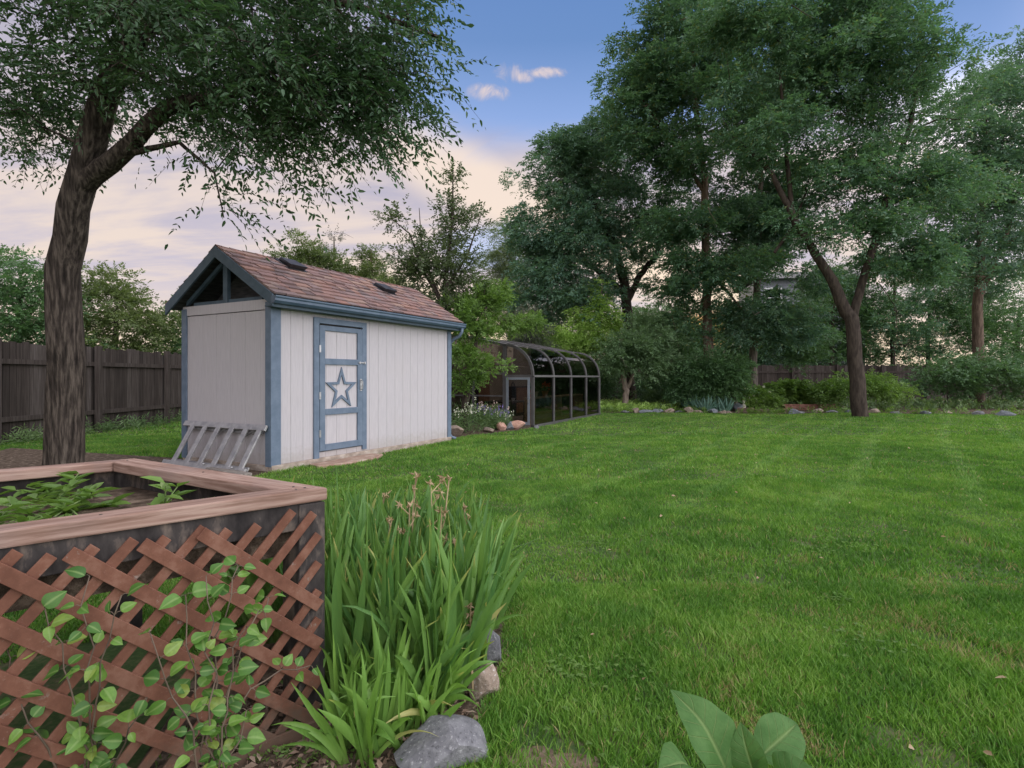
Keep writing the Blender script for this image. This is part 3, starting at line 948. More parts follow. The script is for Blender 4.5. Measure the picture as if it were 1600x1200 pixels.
# ---- small tree behind the shed
tree('plum_tree', 'slender open tree with upright shoots rising behind the shed roof', gz(690, 12.8), [(*gz(690, 12.8, -0.1), 0.08), (*at(692, 520, 12.8), 0.07), (*at(697, 430, 12.8), 0.05), (*at(707, 340, 12.8), 0.028), (*at(708, 265, 12.8), 0.008)],
     [(690, 455, 12.8, 50, 38, 0.7), (700, 400, 12.8, 45, 40, 0.6), (708, 345, 12.8, 34, 36, 0.4), (707, 292, 12.8, 15, 34, 0.2), (740, 350, 12.8, 22, 22, 0.3), (655, 370, 12.8, 16, 40, 0.3), (615, 340, 12.8, 18, 14, 0.2), (650, 415, 12.6, 35, 28, 0.5), (735, 430, 12.8, 30, 40, 0.5), (690, 500, 12.8, 45, 35, 0.7), (640, 440, 12.8, 22, 15, 0.3)],
     150, 13, 9, 0.075, 0.035, leaf_plum, bark_dark, 31, rc=0.22, tlen=0.26, droop=0.15, fold=True, flat=0.9, trunk_r0=0.012, bias=2.4,
     limbs=[trunkline([(694, 480, 12.8, 0.045), (660, 420, 12.8, 0.03), (640, 365, 12.8, 0.018), (610, 340, 12.8, 0.008)]),
            trunkline([(696, 450, 12.8, 0.04), (730, 400, 12.8, 0.025), (752, 335, 12.8, 0.008)]),
            trunkline([(690, 470, 12.8, 0.03), (660, 400, 12.8, 0.02), (655, 325, 12.8, 0.007)])])

tree('bushy_tree', 'bright green bushy tree spreading over the near end of the sunroom', gz(725, 12.2), [(*gz(725, 12.2, -0.1), 0.09), (*at(730, 600, 12.2), 0.075), (*at(742, 540, 12.2), 0.055), (*at(760, 480, 12.3), 0.03)],
     [(765, 465, 12.8, 35, 24, 0.5), (728, 490, 12.4, 30, 34, 0.5), (740, 515, 12.3, 36, 16, 0.5), (722, 560, 12.0, 18, 28, 0.35), (748, 572, 12.0, 24, 12, 0.3), (785, 568, 12.1, 18, 4, 0.15), (818, 572, 12.1, 8, 3, 0.1), (790, 508, 13.2, 30, 10, 0.4), (742, 588, 12.0, 14, 6, 0.2), (718, 605, 12.0, 9, 10, 0.2), (820, 505, 15.5, 30, 14, 0.5)],
     190, 17, 8, 0.06, 0.032, leaf_bright, bark_dark, 32, rc=0.17, tlen=0.17, droop=0.25, fold=True, flat=0.7, trunk_r0=0.012,
     limbs=[trunkline([(740, 560, 12.2, 0.035), (775, 570, 12.1, 0.02), (825, 574, 12.1, 0.006)])])

# ---- trees far behind the shed roof
tree('yellowgreen_tree', 'rounded yellow green tree seen over the shed ridge', gz(480, 27), [(*gz(480, 27, -0.1), 0.16), (*at(480, 480, 27), 0.13), (*at(482, 400, 27), 0.06)],
     [(470, 395, 27, 34, 26, 1.2), (500, 410, 27, 38, 30, 1.3), (455, 430, 27, 45, 40, 1.4), (500, 470, 27, 60, 50, 1.6), (535, 420, 27, 25, 30, 0.9)],
     70, 45, 8, 0.11, 0.06, leaf_far, bark_brown, 41, rc=0.6, tlen=0.3, droop=0.2)
tree('bare_topped_tree', 'greyish thin tree between two round trees over the shed', gz(520, 29), [(*gz(520, 29, -0.1), 0.14), (*at(520, 470, 29), 0.11), (*at(522, 370, 29), 0.03)],
     [(522, 395, 29, 13, 24, 0.5), (520, 430, 29, 24, 30, 0.8), (530, 470, 29, 40, 40, 1.0)],
     40, 30, 8, 0.10, 0.04, leaf_spruce, bark_grey, 42, rc=0.4, tlen=0.4, droop=-0.3, dead=30)
tree('pointed_tree', 'small pointed green tree right of the others over the shed ridge', gz(583, 26), [(*gz(583, 26, -0.1), 0.13), (*at(582, 480, 26), 0.1), (*at(580, 390, 26), 0.03)],
     [(578, 400, 26, 12, 16, 0.4), (577, 425, 26, 24, 22, 0.8), (590, 455, 26, 36, 30, 1.0), (615, 450, 25, 25, 16, 0.7), (600, 500, 26, 50, 40, 1.2)],
     60, 40, 8, 0.10, 0.05, leaf_far, bark_brown, 43, rc=0.45, tlen=0.28, droop=0.2)
tree('willow_tree', 'pale feathery tree far off beyond the sunroom', gz(800, 31), [(*gz(800, 31, -0.1), 0.2), (*at(800, 480, 31), 0.15), (*at(798, 370, 31), 0.05)],
     [(795, 375, 31, 24, 32, 1.2), (785, 420, 31, 26, 40, 1.3), (815, 410, 31, 28, 50, 1.3), (790, 480, 31, 45, 45, 1.6)],
     80, 50, 9, 0.13, 0.035, leaf_willow, bark_grey, 44, rc=0.7, tlen=0.5, droop=0.7)

# ---- garden trees between lawn and fence
tree('conifer_tree', 'dull grey green conifer behind the sunroom roof', gz(828, 21), [(*gz(828, 21, -0.1), 0.1), (*at(828, 540, 21), 0.08), (*at(830, 482, 21), 0.015)],
     [(830, 500, 21, 12, 16, 0.4), (828, 525, 21, 28, 20, 0.7), (822, 555, 21, 42, 25, 0.9), (815, 590, 21, 50, 25, 1.0)],
     70, 45, 12, 0.07, 0.018, leaf_spruce, bark_dark, 51, rc=0.45, tlen=0.3, droop=0.25)
tree('peach_tree', 'lime green narrow young tree with drooping leaves behind the sunroom', gz(930, 22), [(*gz(930, 22, -0.1), 0.07), (*at(932, 540, 22), 0.055), (*at(938, 470, 22), 0.03), (*at(942, 440, 22), 0.01)],
     [(940, 455, 22, 13, 20, 0.3), (932, 485, 22, 24, 22, 0.5), (915, 500, 22, 20, 18, 0.5), (950, 510, 22, 22, 25, 0.5), (925, 530, 22, 35, 22, 0.7), (905, 545, 22, 28, 18, 0.6), (890, 530, 22, 22, 20, 0.5), (870, 530, 21.5, 25, 22, 0.6)],
     95, 26, 9, 0.115, 0.036, leaf_lime, bark_grey, 52, rc=0.35, tlen=0.3, droop=0.7)
tree('apple_tree', 'low greyish leaved tree with a bent forked trunk beside the sunroom', gz(976, 21.3), [(*gz(976, 21.3, -0.08), 0.13), (*at(978, 610, 21.3), 0.115), (*at(974, 590, 21.3), 0.1), (*at(970, 560, 21.3), 0.05)],
     [(985, 540, 21.0, 45, 35, 1.1), (1010, 530, 21.0, 40, 30, 1.0), (960, 560, 21.0, 30, 30, 0.9), (1020, 560, 21.0, 30, 26, 0.9), (1005, 500, 21.2, 25, 18, 0.6), (1000, 575, 21.0, 46, 12, 0.8), (1040, 520, 21.2, 25, 20, 0.6)],
     110, 45, 8, 0.085, 0.04, leaf_grey, bark_pale, 53, rc=0.45, tlen=0.28, droop=0.3,
     limbs=[trunkline([(978, 612, 21.3, 0.09), (988, 590, 21.3, 0.07), (1005, 555, 21.3, 0.04), (1010, 515, 21.3, 0.015)])])


def shrub(name, label, u, d, blobs, ncl, twigs, L, W, leafm, seed, rc=0.4, tlen=0.25, droop=0.25, group=None, K=8, cat='shrub'):
    stems = [(*gz(u, d, -0.05), 0.035), (*gz(u, d, 0.4), 0.028), (*gz(u, d, 0.8), 0.018)]
    return tree(name, label, gz(u, d), stems, blobs, ncl, twigs, K, L, W, leafm, bark_dark, seed, rc=rc, tlen=tlen, droop=droop, group=group, cat=cat, mesh_name='foliage', trunk_r0=0.008)


shrub('lilac_shrub', 'large rounded dark shrub in front of the straight brown trunk', 1110, 20.3, [(1105, 575, 20.2, 42, 22, 0.8), (1075, 595, 20.5, 36, 24, 0.8), (1130, 590, 20.3, 34, 24, 0.8), (1100, 610, 20.4, 56, 16, 0.7), (1148, 572, 20.5, 22, 14, 0.6)], 130, 45, 0.085, 0.045, leaf_dark, 61)
shrub('hedge_shrub', 'dark dense shrub under the low greyish tree', 1045, 26.5, [(1045, 570, 26.5, 40, 30, 1.2), (1020, 600, 26.5, 40, 25, 1.2), (1060, 530, 26.5, 30, 30, 1.0), (1065, 600, 26.5, 35, 25, 1.0)], 70, 45, 0.09, 0.05, leaf_dark, 62)
shrub('hedge_shrub', 'dark shrub behind the far corner of the sunroom', 950, 26.5, [(950, 600, 25.5, 30, 25, 1.0), (925, 580, 25.5, 30, 30, 1.0), (960, 570, 25.5, 30, 25, 1.0)], 50, 45, 0.085, 0.045, leaf_dark, 63)
shrub('hedge_shrub', 'dark spreading shrub against the fence beside the greyish trunk', 1215, 25, [(1215, 545, 24.5, 40, 22, 1.0), (1240, 560, 24.5, 30, 22, 1.0), (1200, 530, 24.5, 30, 20, 0.8), (1260, 530, 24.5, 40, 30, 1.0), (1150, 540, 24.5, 30, 25, 1.0)], 70, 40, 0.09, 0.05, leaf_dark, 64)
shrub('rose_shrub', 'bright green shrub with cream blossoms at the bed edge', 1180, 20.4, [(1180, 615, 20.4, 22, 12, 0.5), (1172, 628, 20.3, 22, 12, 0.5), (1200, 625, 20.4, 22, 14, 0.5)], 50, 26, 0.07, 0.042, leaf_bright, 65, rc=0.25, tlen=0.18)
shrub('hydrangea_shrub', 'broad leaved bright shrub near the brick edging', 1235, 21.5, [(1235, 605, 21.5, 25, 12, 0.6), (1215, 612, 21.5, 22, 14, 0.6), (1255, 615, 21.5, 25, 16, 0.6)], 45, 22, 0.11, 0.075, leaf_bright, 66, rc=0.3, tlen=0.2)
shrub('bed_shrub', 'low mid green shrub left of the blue green iris', 1035, 22, [(1035, 622, 22, 28, 10, 0.6), (1010, 618, 22.5, 20, 10, 0.5), (1058, 622, 22, 18, 10, 0.5)], 40, 24, 0.07, 0.03, leaf_flower, 67, rc=0.25, tlen=0.2)
shrub('bed_shrub', 'wide mid green shrub at the right end of the bed', 1330, 20.5, [(1300, 610, 20.5, 35, 18, 0.8), (1345, 600, 20.5, 40, 22, 0.8), (1385, 612, 20.5, 35, 16, 0.8)], 60, 34, 0.08, 0.045, leaf_bright, 68, rc=0.35)
shrub('bed_shrub', 'tall dark shrub filling the bed corner below the forked tree', 1480, 22, [(1470, 590, 22, 60, 30, 1.2), (1540, 580, 22, 60, 36, 1.2), (1600, 590, 22, 50, 34, 1.2)], 90, 40, 0.09, 0.05, leaf_dark, 69, rc=0.5)

# ---- backdrop trees behind the fence
back = [(1045, 33, 450, leaf_dark, 'dark tall tree behind the fence right of the forked locust'),
        (1195, 34, 492, leaf_locust, 'low dense bluish tree behind the fence right behind the greyish trunk'),
        (1300, 33, 380, leaf_dark, 'tall dark tree behind the fence right of the grey house'),
        (1395, 33, 340, leaf_locust_b, 'tallest green tree behind the fence toward the right'),
        (1530, 33, 350, leaf_dark, 'tall dark tree behind the fence behind the far right forked tree'),
        (655, 33, 480, leaf_far, 'loose pale green tree behind the fence left of the sunroom'),
        (870, 34, 470, leaf_dark, 'dense dark tree behind the fence above the sunroom'),
        (1020, 36, 480, leaf_dark, 'dark leafy tree behind the fence between the two trunks'),
        (1140, 36, 470, leaf_locust, 'bluish green tree behind the fence by the grey house'),
        (1330, 35, 430, leaf_dark, 'low dark broad tree behind the fence well right of the grey house'),
        (1450, 36, 400, leaf_locust_b, 'green broad tree behind the fence toward the far corner'),
        (1590, 35, 420, leaf_dark, 'dark tree behind the fence at the far right end'),
        (180, 24, 410, leaf_far, 'yellowish bushy tree behind the left fence'),
        (30, 22, 380, leaf_dark, 'dark bushy tree behind the left fence near its end'),
        (330, 27, 440, leaf_dark, 'dark low tree behind the shed gable')]
for i, (u, d, vt, lm, lab) in enumerate(back):
    h = HZ - vt
    tree('backdrop_tree', lab, gz(u, d), [(*gz(u, d, -0.1), 0.16), (*at(u, 540, d), 0.13), (*at(u + 3, vt + 0.35 * h, d), 0.06)],
         [(u, vt + 0.3 * h, d, 50, 0.3 * h, 1.6), (u - 45, vt + 0.5 * h, d, 45, 0.3 * h, 1.6), (u + 45, vt + 0.5 * h, d, 45, 0.3 * h, 1.6), (u, vt + 0.75 * h, d, 85, 0.3 * h, 2.0)],
         75, 42, 8, 0.13, 0.065, lm, bark_dark, 80 + i, rc=0.8, tlen=0.36, droop=0.3, group='trees beyond the back fence')

# ------------------------------------------------------------------ the shed
SH = math.atan2(0.880, 0.474)
shed = empty('garden_shed', (-3.05, 7.08, 0), 'white plank shed with blue grey trim, star door and red brown shingle roof', 'shed', rz=SH)
LEN, WID = 3.95, 1.84
EAVE_Z, RIDGE_Z, RY = 2.24, 2.95, 0.92
SLOPE = (RIDGE_Z - EAVE_Z) / 1.12
ZB = 0.085
WT = 2.20


def grooved(x0, x1, z0, z1, y, step=0.2, gap=0.0065, depth=0.006, first=0.1, out=-1, skip=None):
    """board-and-groove siding in the plane y, profile along x"""
    xs = [(x0, 0)]
    x = x0 + first
    while x < x1 - 0.02:
        xs += [(x - gap / 2, 0), (x - gap / 4, 1), (x + gap / 4, 1), (x + gap / 2, 0)]
        x += step
    xs.append((x1, 0))
    mb = MB()
    for (a, da), (b, db) in zip(xs[:-1], xs[1:]):
        ya, yb = y - out * da * depth, y - out * db * depth
        mb.add([(a, ya, z0), (b, yb, z0), (b, yb, z1), (a, ya, z1)], [(0, 1, 2, 3)])
    return mb


# front wall: left of door, right of door, above and below the door
fw = MB()
for (a, b, z0, z1, f1) in ((0.0, 0.70, ZB, WT, 0.1), (1.66, LEN, ZB, WT, 0.12), (0.70, 1.66, 1.99, WT, 0.0), (0.70, 1.66, ZB, 0.16, 0.0)):
    p = grooved(a, b, z0, z1, 0.0, first=f1 if f1 else 0.2)
    fw.add(p.v, p.f)
fw.box(0.0, LEN, 0.05, 0.07, ZB, WT)
fw.build('front_wall', siding_m, shed)
gwl = grooved(0.0, WID, ZB, 2.06, 0.0, first=0.2, out=1, step=0.3)
gwl.v = [(-v[1], v[0], v[2]) for v in gwl.v]           # plane x = 0
gwl.box(-0.012, 0.02, 0.0, WID, 2.07, WT)
gwl.build('gable_wall', siding_m, shed)
bw = MB().box(0.0, LEN, WID - 0.02, WID, ZB, WT)
bw.build('rear_wall', siding_m, shed)
fwl = MB().box(LEN - 0.02, LEN, 0.03, WID - 0.03, ZB, WT)
fwl.prism([(LEN - 0.02, 0.0, WT), (LEN - 0.02, WID, WT), (LEN - 0.02, RY, RIDGE_Z - 0.14)], (0.02, 0, 0))
fwl.build('far_gable_wall', siding_m, shed)
# corner trims
for (x, y, sx, sy) in ((0, 0, -1, -1), (LEN, 0, 1, -1), (0, WID, -1, 1), (LEN, WID, 1, 1)):
    c = MB()
    wx = 0.13
    xa, xb = (x - 0.022, x + wx) if sx < 0 else (x - 0.085, x + 0.022)
    ya, yb = (y - 0.022, y - 0.0005) if sy < 0 else (y + 0.0005, y + 0.022)
    c.box(xa, xb, ya, yb, ZB - 0.02, 2.165)
    ya2, yb2 = (y - 0.0, y + 0.09) if sy < 0 else (y - 0.09, y)
    xa2, xb2 = (x - 0.022, x - 0.0005) if sx < 0 else (x + 0.0005, x + 0.022)
    c.box(xa2, xb2, ya2, yb2, ZB - 0.02, 2.165)
    c.build('corner_trim', trim_m if sx > 0 or sy < 0 else trim_m, shed, bevel=0.003)
# footing
ft = MB().box(-0.015, LEN + 0.02, -0.03, 0.04, -0.05, ZB - 0.002)
ft.box(-0.02, 0.04, 0.05, WID, -0.05, ZB - 0.002)
ft.build('footing', found_m, shed, bevel=0.008)
# gable opening: dark loft behind a stud frame
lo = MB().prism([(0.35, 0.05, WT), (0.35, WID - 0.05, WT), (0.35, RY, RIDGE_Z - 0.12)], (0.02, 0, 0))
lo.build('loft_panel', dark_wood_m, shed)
st = MB()
st.box(0.0, 0.05, RY - 0.045, RY + 0.045, WT, RIDGE_Z - 0.12)
st.box(0.02, 0.06, 0.2, WID - 0.2, WT + 0.002, WT + 0.05)
for sgn in (-1, 1):
    st.obox((0.0, RY + sgn * 0.86, WT + 0.012), (0.04, 0, 0), (0, -sgn * 0.8, 0.8 * SLOPE), (0, 0, 0.06))
st.build('gable_frame', fascia_m, shed)
# roof
OX = 0.12
roof = MB()
nrm = np.array([0, -SLOPE, 1.0]); nrm /= np.linalg.norm(nrm)
for sgn in (-1, 1):
    ye = RY + sgn * 1.12
    roof.prism([(-OX, ye, EAVE_Z - 0.03), (-OX, RY, RIDGE_Z - 0.03), (-OX, RY, RIDGE_Z - 0.07), (-OX, ye, EAVE_Z - 0.07)], (LEN + 2 * OX, 0, 0))
roof_o = roof.build('roof', dark_wood_m, shed)
shn = MB()
rr = random.Random(5)
sl_len = math.hypot(1.12, RIDGE_Z - EAVE_Z)
expo = 0.130
ncourse = int(sl_len / expo) + 1
for sgn in (-1, 1):
    ds = np.array([0, -sgn * 1.12, RIDGE_Z - EAVE_Z]) / sl_len     # up the slope
    up = np.array([0, sgn * (RIDGE_Z - EAVE_Z), 1.12]) / sl_len
    for c in range(ncourse):
        s0 = c * expo - 0.02
        s1 = min(s0 + expo + 0.05, sl_len - 0.005)
        x = -OX - 0.015
        x_end = LEN + OX + 0.015
        first = True
        while x < x_end - 0.01:
            w = rr.uniform(0.11, 0.27)
            if first: w *= rr.uniform(0.4, 1.0); first = False
            w = min(w, x_end - x)
            th = rr.choice([0.010, 0.012, 0.020])
            e = np.array([0, RY + sgn * 1.12, EAVE_Z])
            lo_ = e + ds * (s0 + rr.uniform(-0.006, 0.006))
            hi_ = e + ds * s1
            a = lo_ + up * 0.004; b = hi_ - up * 0.012
            v = []
            for q, t_ in ((a, th + 0.006), (b, th - 0.002)):
                v += [(x + 0.003, q[1], q[2]), (x + w - 0.003, q[1], q[2]), (x + w - 0.003, *(q + up * t_)[1:]), (x + 0.003, *(q + up * t_)[1:])]
            fs = [(0, 1, 2, 3), (7, 6, 5, 4), (3, 2, 6, 7), (0, 4, 5, 1), (1, 5, 6, 2), (0, 3, 7, 4)]
            if sgn > 0:
                fs = [tuple(reversed(f)) for f in fs]
            shn.add(v, fs)
            x += w
# ridge caps
x = -OX - 0.02
while x < LEN + OX - 0.05:
    w = 0.2
    z = RIDGE_Z + 0.016 + 0.004 * rr.random()
    shn.add([(x, RY - 0.11, z - 0.11 * SLOPE), (x, RY, z), (x, RY + 0.11, z - 0.11 * SLOPE), (x + w + 0.04, RY - 0.11, z - 0.012 - 0.11 * SLOPE), (x + w + 0.04, RY, z - 0.012), (x + w + 0.04, RY + 0.11, z - 0.012 - 0.11 * SLOPE)],
            [(0, 3, 4, 1), (1, 4, 5, 2)])
    x += w
shn.build('shingles', shingle_m, roof_o)
# rake fascias
for (x0, x1) in ((-OX - 0.004, -OX - 0.03), (LEN + OX + 0.004, LEN + OX + 0.03)):
    for sgn in (-1, 1):
        ye = RY + sgn * 1.12
        f = MB().prism([(x0, ye, EAVE_Z - 0.008), (x0, RY - 0.0 * sgn, RIDGE_Z - 0.008), (x0, RY, RIDGE_Z - 0.155), (x0, ye, EAVE_Z - 0.155)], (x1 - x0, 0, 0))
        f.build('rake_board', fascia_m, shed)
# eave soffit + gutter
MB().box(-OX, LEN + OX, -0.165, -0.03, 2.085, 2.1).build('soffit', fascia_m, shed)
MB().box(-OX, LEN + OX, -0.185, -0.166, 2.08, 2.2).build('fascia_board', fascia_m, shed)
gt = MB()
prof = [(-0.187, 2.205), (-0.187, 2.12), (-0.235, 2.12), (-0.262, 2.15), (-0.262, 2.178), (-0.275, 2.195), (-0.275, 2.212), (-0.266, 2.212), (-0.266, 2.2), (-0.255, 2.182), (-0.255, 2.154), (-0.232, 2.128), (-0.195, 2.128), (-0.195, 2.205)]
gt.prism([(-OX - 0.03, a, b) for a, b in prof], (LEN + 2 * OX + 0.06, 0, 0))
for xe in (-OX - 0.034, LEN + OX + 0.03):
    gt.prism([(xe, a, b) for a, b in [(-0.187, 2.205), (-0.187, 2.118), (-0.236, 2.118), (-0.265, 2.149), (-0.265, 2.177), (-0.277, 2.195), (-0.277, 2.213)]], (0.004, 0, 0))
gut = gt.build('gutter', gutter_m, shed)
# downspout at the far corner
ds_ = MB()
ds_.tube([(LEN + 0.08, -0.225, 2.125), (LEN + 0.08, -0.22, 2.06), (LEN + 0.075, -0.17, 1.98), (LEN + 0.065, -0.05, 1.93), (LEN + 0.062, 0.03, 1.85), (LEN + 0.062, 0.05, 0.14), (LEN + 0.08, 0.02, 0.07), (LEN + 0.14, -0.04, 0.04)], 0.03, 10)
ds_.build('downspout', trim_m, gut, smooth=True)
# roof vents
for xv, sv in ((0.93, 0.88), (2.75, 0.72)):
    e = np.array([0, RY - 1.12, EAVE_Z]); dsv = np.array([0, 1.12, RIDGE_Z - EAVE_Z]) / sl_len; upv = np.array([0, -(RIDGE_Z - EAVE_Z), 1.12]) / sl_len
    o0 = e + dsv * (sv * sl_len - 0.18) + np.array([xv, 0, 0]) + upv * 0.012
    v = MB()
    v.obox(o0 + np.array([-0.19, 0, 0]) - dsv * 0.02, (0.38, 0, 0), dsv * 0.34, upv * 0.012)
    b4 = [o0 + np.array([-0.14, 0, 0]) + upv * 0.012, o0 + np.array([0.14, 0, 0]) + upv * 0.012, o0 + np.array([0.14, 0, 0]) + dsv * 0.27 + upv * 0.012, o0 + np.array([-0.14, 0, 0]) + dsv * 0.27 + upv * 0.012]
    t4 = [o0 + np.array([-0.16, 0, 0]) - dsv * 0.03 + upv * 0.085, o0 + np.array([0.16, 0, 0]) - dsv * 0.03 + upv * 0.085, o0 + np.array([0.13, 0, 0]) + dsv * 0.26 + upv * 0.06, o0 + np.array([-0.13, 0, 0]) + dsv * 0.26 + upv * 0.06]
    v.add(b4 + t4, [(0, 3, 2, 1), (4, 5, 6, 7), (0, 1, 5, 4), (1, 2, 6, 5), (2, 3, 7, 6), (3, 0, 4, 7)])
    v.build('roof_vent', vent_m, roof_o, bevel=0.006)
# door
fr = MB()
fr.box(0.67, 0.762, -0.026, 0.0, 0.075, 2.035)
fr.box(1.605, 1.695, -0.026, 0.0, 0.11, 2.035)
fr.box(0.762, 1.605, -0.026, 0.0, 1.955, 2.035)
fr.build('door_casing', trim_m, shed, bevel=0.003)
dleaf = grooved(0.768, 1.6, 0.175, 1.93, -0.006, step=0.2, first=0.13)
dleaf.box(0.768, 1.6, 0.004, 0.03, 0.175, 1.93)
door = dleaf.build('door', siding_m, shed)
MB().box(0.762, 1.605, 0.03, 0.04, 0.16, 1.956).build('door_recess', table_m, shed)
rl = MB()
Y0, Y1 = -0.03, -0.007
rl.box(0.768, 0.862, Y0, Y1, 0.175, 1.93)
rl.box(1.498, 1.6, Y0, Y1, 0.175, 1.93)
for (z0, z1) in ((1.86, 1.93), (1.385, 1.47), (0.675, 0.76), (0.175, 0.265)):
    rl.box(0.862, 1.498, Y0, Y1, z0, z1)
rl.build('door_frame_board', trim_m, door, bevel=0.003)
sx, sz, R1, R2 = 1.18, 1.055, 0.318, 0.318
ro, ri = 0.318, 0.128
so = [(sx + (ro if k % 2 == 0 else ri) * math.sin(k * math.pi / 5), sz - 0.02 + (ro if k % 2 == 0 else ri) * math.cos(k * math.pi / 5)) for k in range(10)]
si = [(sx + (ro * 0.66 if k % 2 == 0 else ri * 0.66) * math.sin(k * math.pi / 5), sz - 0.02 + (ro * 0.66 if k % 2 == 0 else ri * 0.66) * math.cos(k * math.pi / 5)) for k in range(10)]
star = MB()
for k in range(10):
    k2 = (k + 1) % 10
    q = [so[k], so[k2], si[k2], si[k]]
    star.prism([(a, -0.026, b) for a, b in q], (0, 0.0185, 0))
star.build('star_emblem', trim_m, door)
hw = MB()
hw.box(1.51, 1.66, -0.042, -0.031, 1.415, 1.432)
hw.box(1.525, 1.545, -0.046, -0.03, 1.405, 1.442)
hw.box(1.625, 1.65, -0.046, -0.026, 1.405, 1.442)
hw.build('latch', steel_m, door, bevel=0.002)
hd = MB().tube([(1.56, -0.032, 1.16), (1.56, -0.065, 1.15), (1.56, -0.07, 1.09), (1.56, -0.065, 1.03), (1.56, -0.032, 1.02)], 0.008, 8)
hd.box(1.54, 1.58, -0.036, -0.03, 1.0, 1.18)
hd.build('handle', steel_m, door)
for hz in (1.6, 0.95, 0.42):
    MB().box(0.752, 0.782, -0.036, -0.029, hz - 0.05, hz + 0.05).build('hinge', steel_m, door)

# flat stone by the door
sl = MB()
ca, sa = 0.474, 0.880
def shed_pt(x, y, z=0.0):
    return np.array([-3.05 + ca * x - sa * y, 7.08 + sa * x + ca * y, z])
pts = [shed_pt(0.55, -0.06), shed_pt(1.75, -0.06), shed_pt(1.82, -0.24), shed_pt(1.5, -0.42), shed_pt(0.95, -0.44), shed_pt(0.5, -0.3)]
c0 = shed_pt(1.15, -0.25)
slab = MB().prism([tuple(p - c0 + np.array([0, 0, -0.02])) for p in pts], (0, 0, 0.055)).build('stepping_slab', slab_m, bevel=0.012)
slab.location = c0
tag(slab, 'flat reddish stone slab on the grass below the star door', 'paving slab')

# ladders lying against the gable
lad = empty('step_ladder', tuple(shed_pt(-0.2, 0.9)), 'aluminium step ladder laid on its side against the gable wall', 'ladder', rz=SH)


def lrel(x, y, z):
    return np.array([x + 0.2, y - 0.9, z])


for (x, z) in ((-0.06, 0.56), (-0.36, 0.055)):
    MB().bar(lrel(x, 0.02, z), lrel(x, 1.72, z), 0.03, 0.075, up=(0.5, 0, 0.86)).build('rail', alu_m, lad, bevel=0.003)
top = lrel(-0.075, 0, 0.545); bot = lrel(-0.35, 0, 0.08)
for yy in (0.12, 0.38, 0.66, 0.94, 1.22, 1.50):
    a = top.copy(); a[1] += yy; b = bot.copy(); b[1] += yy
    MB().bar(b, a, 0.085, 0.022, up=(0.86, 0, 0.5)).build('step', alu_m, lad, bevel=0.003)
for (x, z) in ((-0.03, 0.50), (-0.24, 0.06)):
    MB().bar(lrel(x, 0.12, z), lrel(x, 1.66, z), 0.02, 0.05, up=(0.5, 0, 0.86)).build('rear_rail', alu_m, lad)
for (y0, y1) in ((0.24, 0.5), (0.8, 1.1)):
    MB().bar(lrel(-0.38, y0, 0.1), lrel(-0.22, y1, 0.04), 0.02, 0.012).build('brace', alu_m, lad)
    MB().bar(lrel(-0.06, y0, 0.53), lrel(-0.03, y1, 0.42), 0.02, 0.012).build('brace', alu_m, lad)
tim = MB()
tim.box(-0.42, 0.42, -0.09, 0.09, 0.0, 0.07)
timber = tim.build('timber', noise_mat('grey_timber', [(0.0, (0.13, 0.115, 0.10)), (1.0, (0.30, 0.265, 0.23))], 9, (0.6, 5, 5), 0.9, bump_d=0.006), bevel=0.01)
timber.location = shed_pt(-0.42, 0.25, 0.0)
timber.rotation_euler = (0, 0, SH + math.radians(80))
tag(timber, 'weathered grey timber on the ground under the ladder', 'timber')

# ------------------------------------------------------------------ sunroom
SR = math.atan2(0.896, 0.443)
sr = empty('sunroom', (0.5, 13.4, 0), 'dark glass sunroom with curved eaves and bronze frame beside the lawn', 'sunroom', rz=SR)
SL, SW = 5.23, 2.45
RAIL = 1.24


def sr_prof():
    p = [(0.0, RAIL)]
    for k in range(1, 13):
        a = math.pi / 2 * k / 12
        p.append((0.74 - 0.74 * math.cos(a), RAIL + 0.76 * math.sin(a)))
    return p


prof = sr_prof()
ROOF0, ROOF1 = prof[-1], (SW, 2.34)
bays = [0, 1.3075, 2.615, 3.9225, 5.23]
for i, x in enumerate(bays):
    w = 0.036 if 0 < i < 4 else 0.06
    m_ = MB()
    m_.box(x - w / 2, x + w / 2, -0.035, 0.035, 0.02, RAIL - 0.03)
    full = prof + [ROOF1]
    for (a, b) in zip(full[:-1], full[1:]):
        ta = np.array([0, b[0] - a[0], b[1] - a[1]]); ta /= np.linalg.norm(ta)
        nn = np.array([0, -ta[2], ta[1]])
        A = np.array([x - w / 2, a[0], a[1]]); B = np.array([x - w / 2, b[0], b[1]])
        m_.add([A + nn * 0.03, B + nn * 0.03, B - nn * 0.03, A - nn * 0.03] + [q + np.array([w, 0, 0]) for q in (A + nn * 0.03, B + nn * 0.03, B - nn * 0.03, A - nn * 0.03)],
               [(0, 1, 2, 3), (7, 6, 5, 4), (0, 4, 5, 1), (3, 2, 6, 7)])
    m_.build('rib', mull_m if i else bronze_m, sr)
fr_ = MB()
fr_.box(0.034, SL - 0.034, -0.03, 0.03, RAIL - 0.028, RAIL + 0.022)
fr_.build('eave_rail', mull_m, sr)
fr_ = MB()
fr_.box(-0.03, SL + 0.03, -0.045, 0.045, 0.0, 0.06)
fr_.box(-0.03, SL, SW - 0.03, SW + 0.03, 0.0, 2.36)
fr_.build('sill', bronze_m, sr)
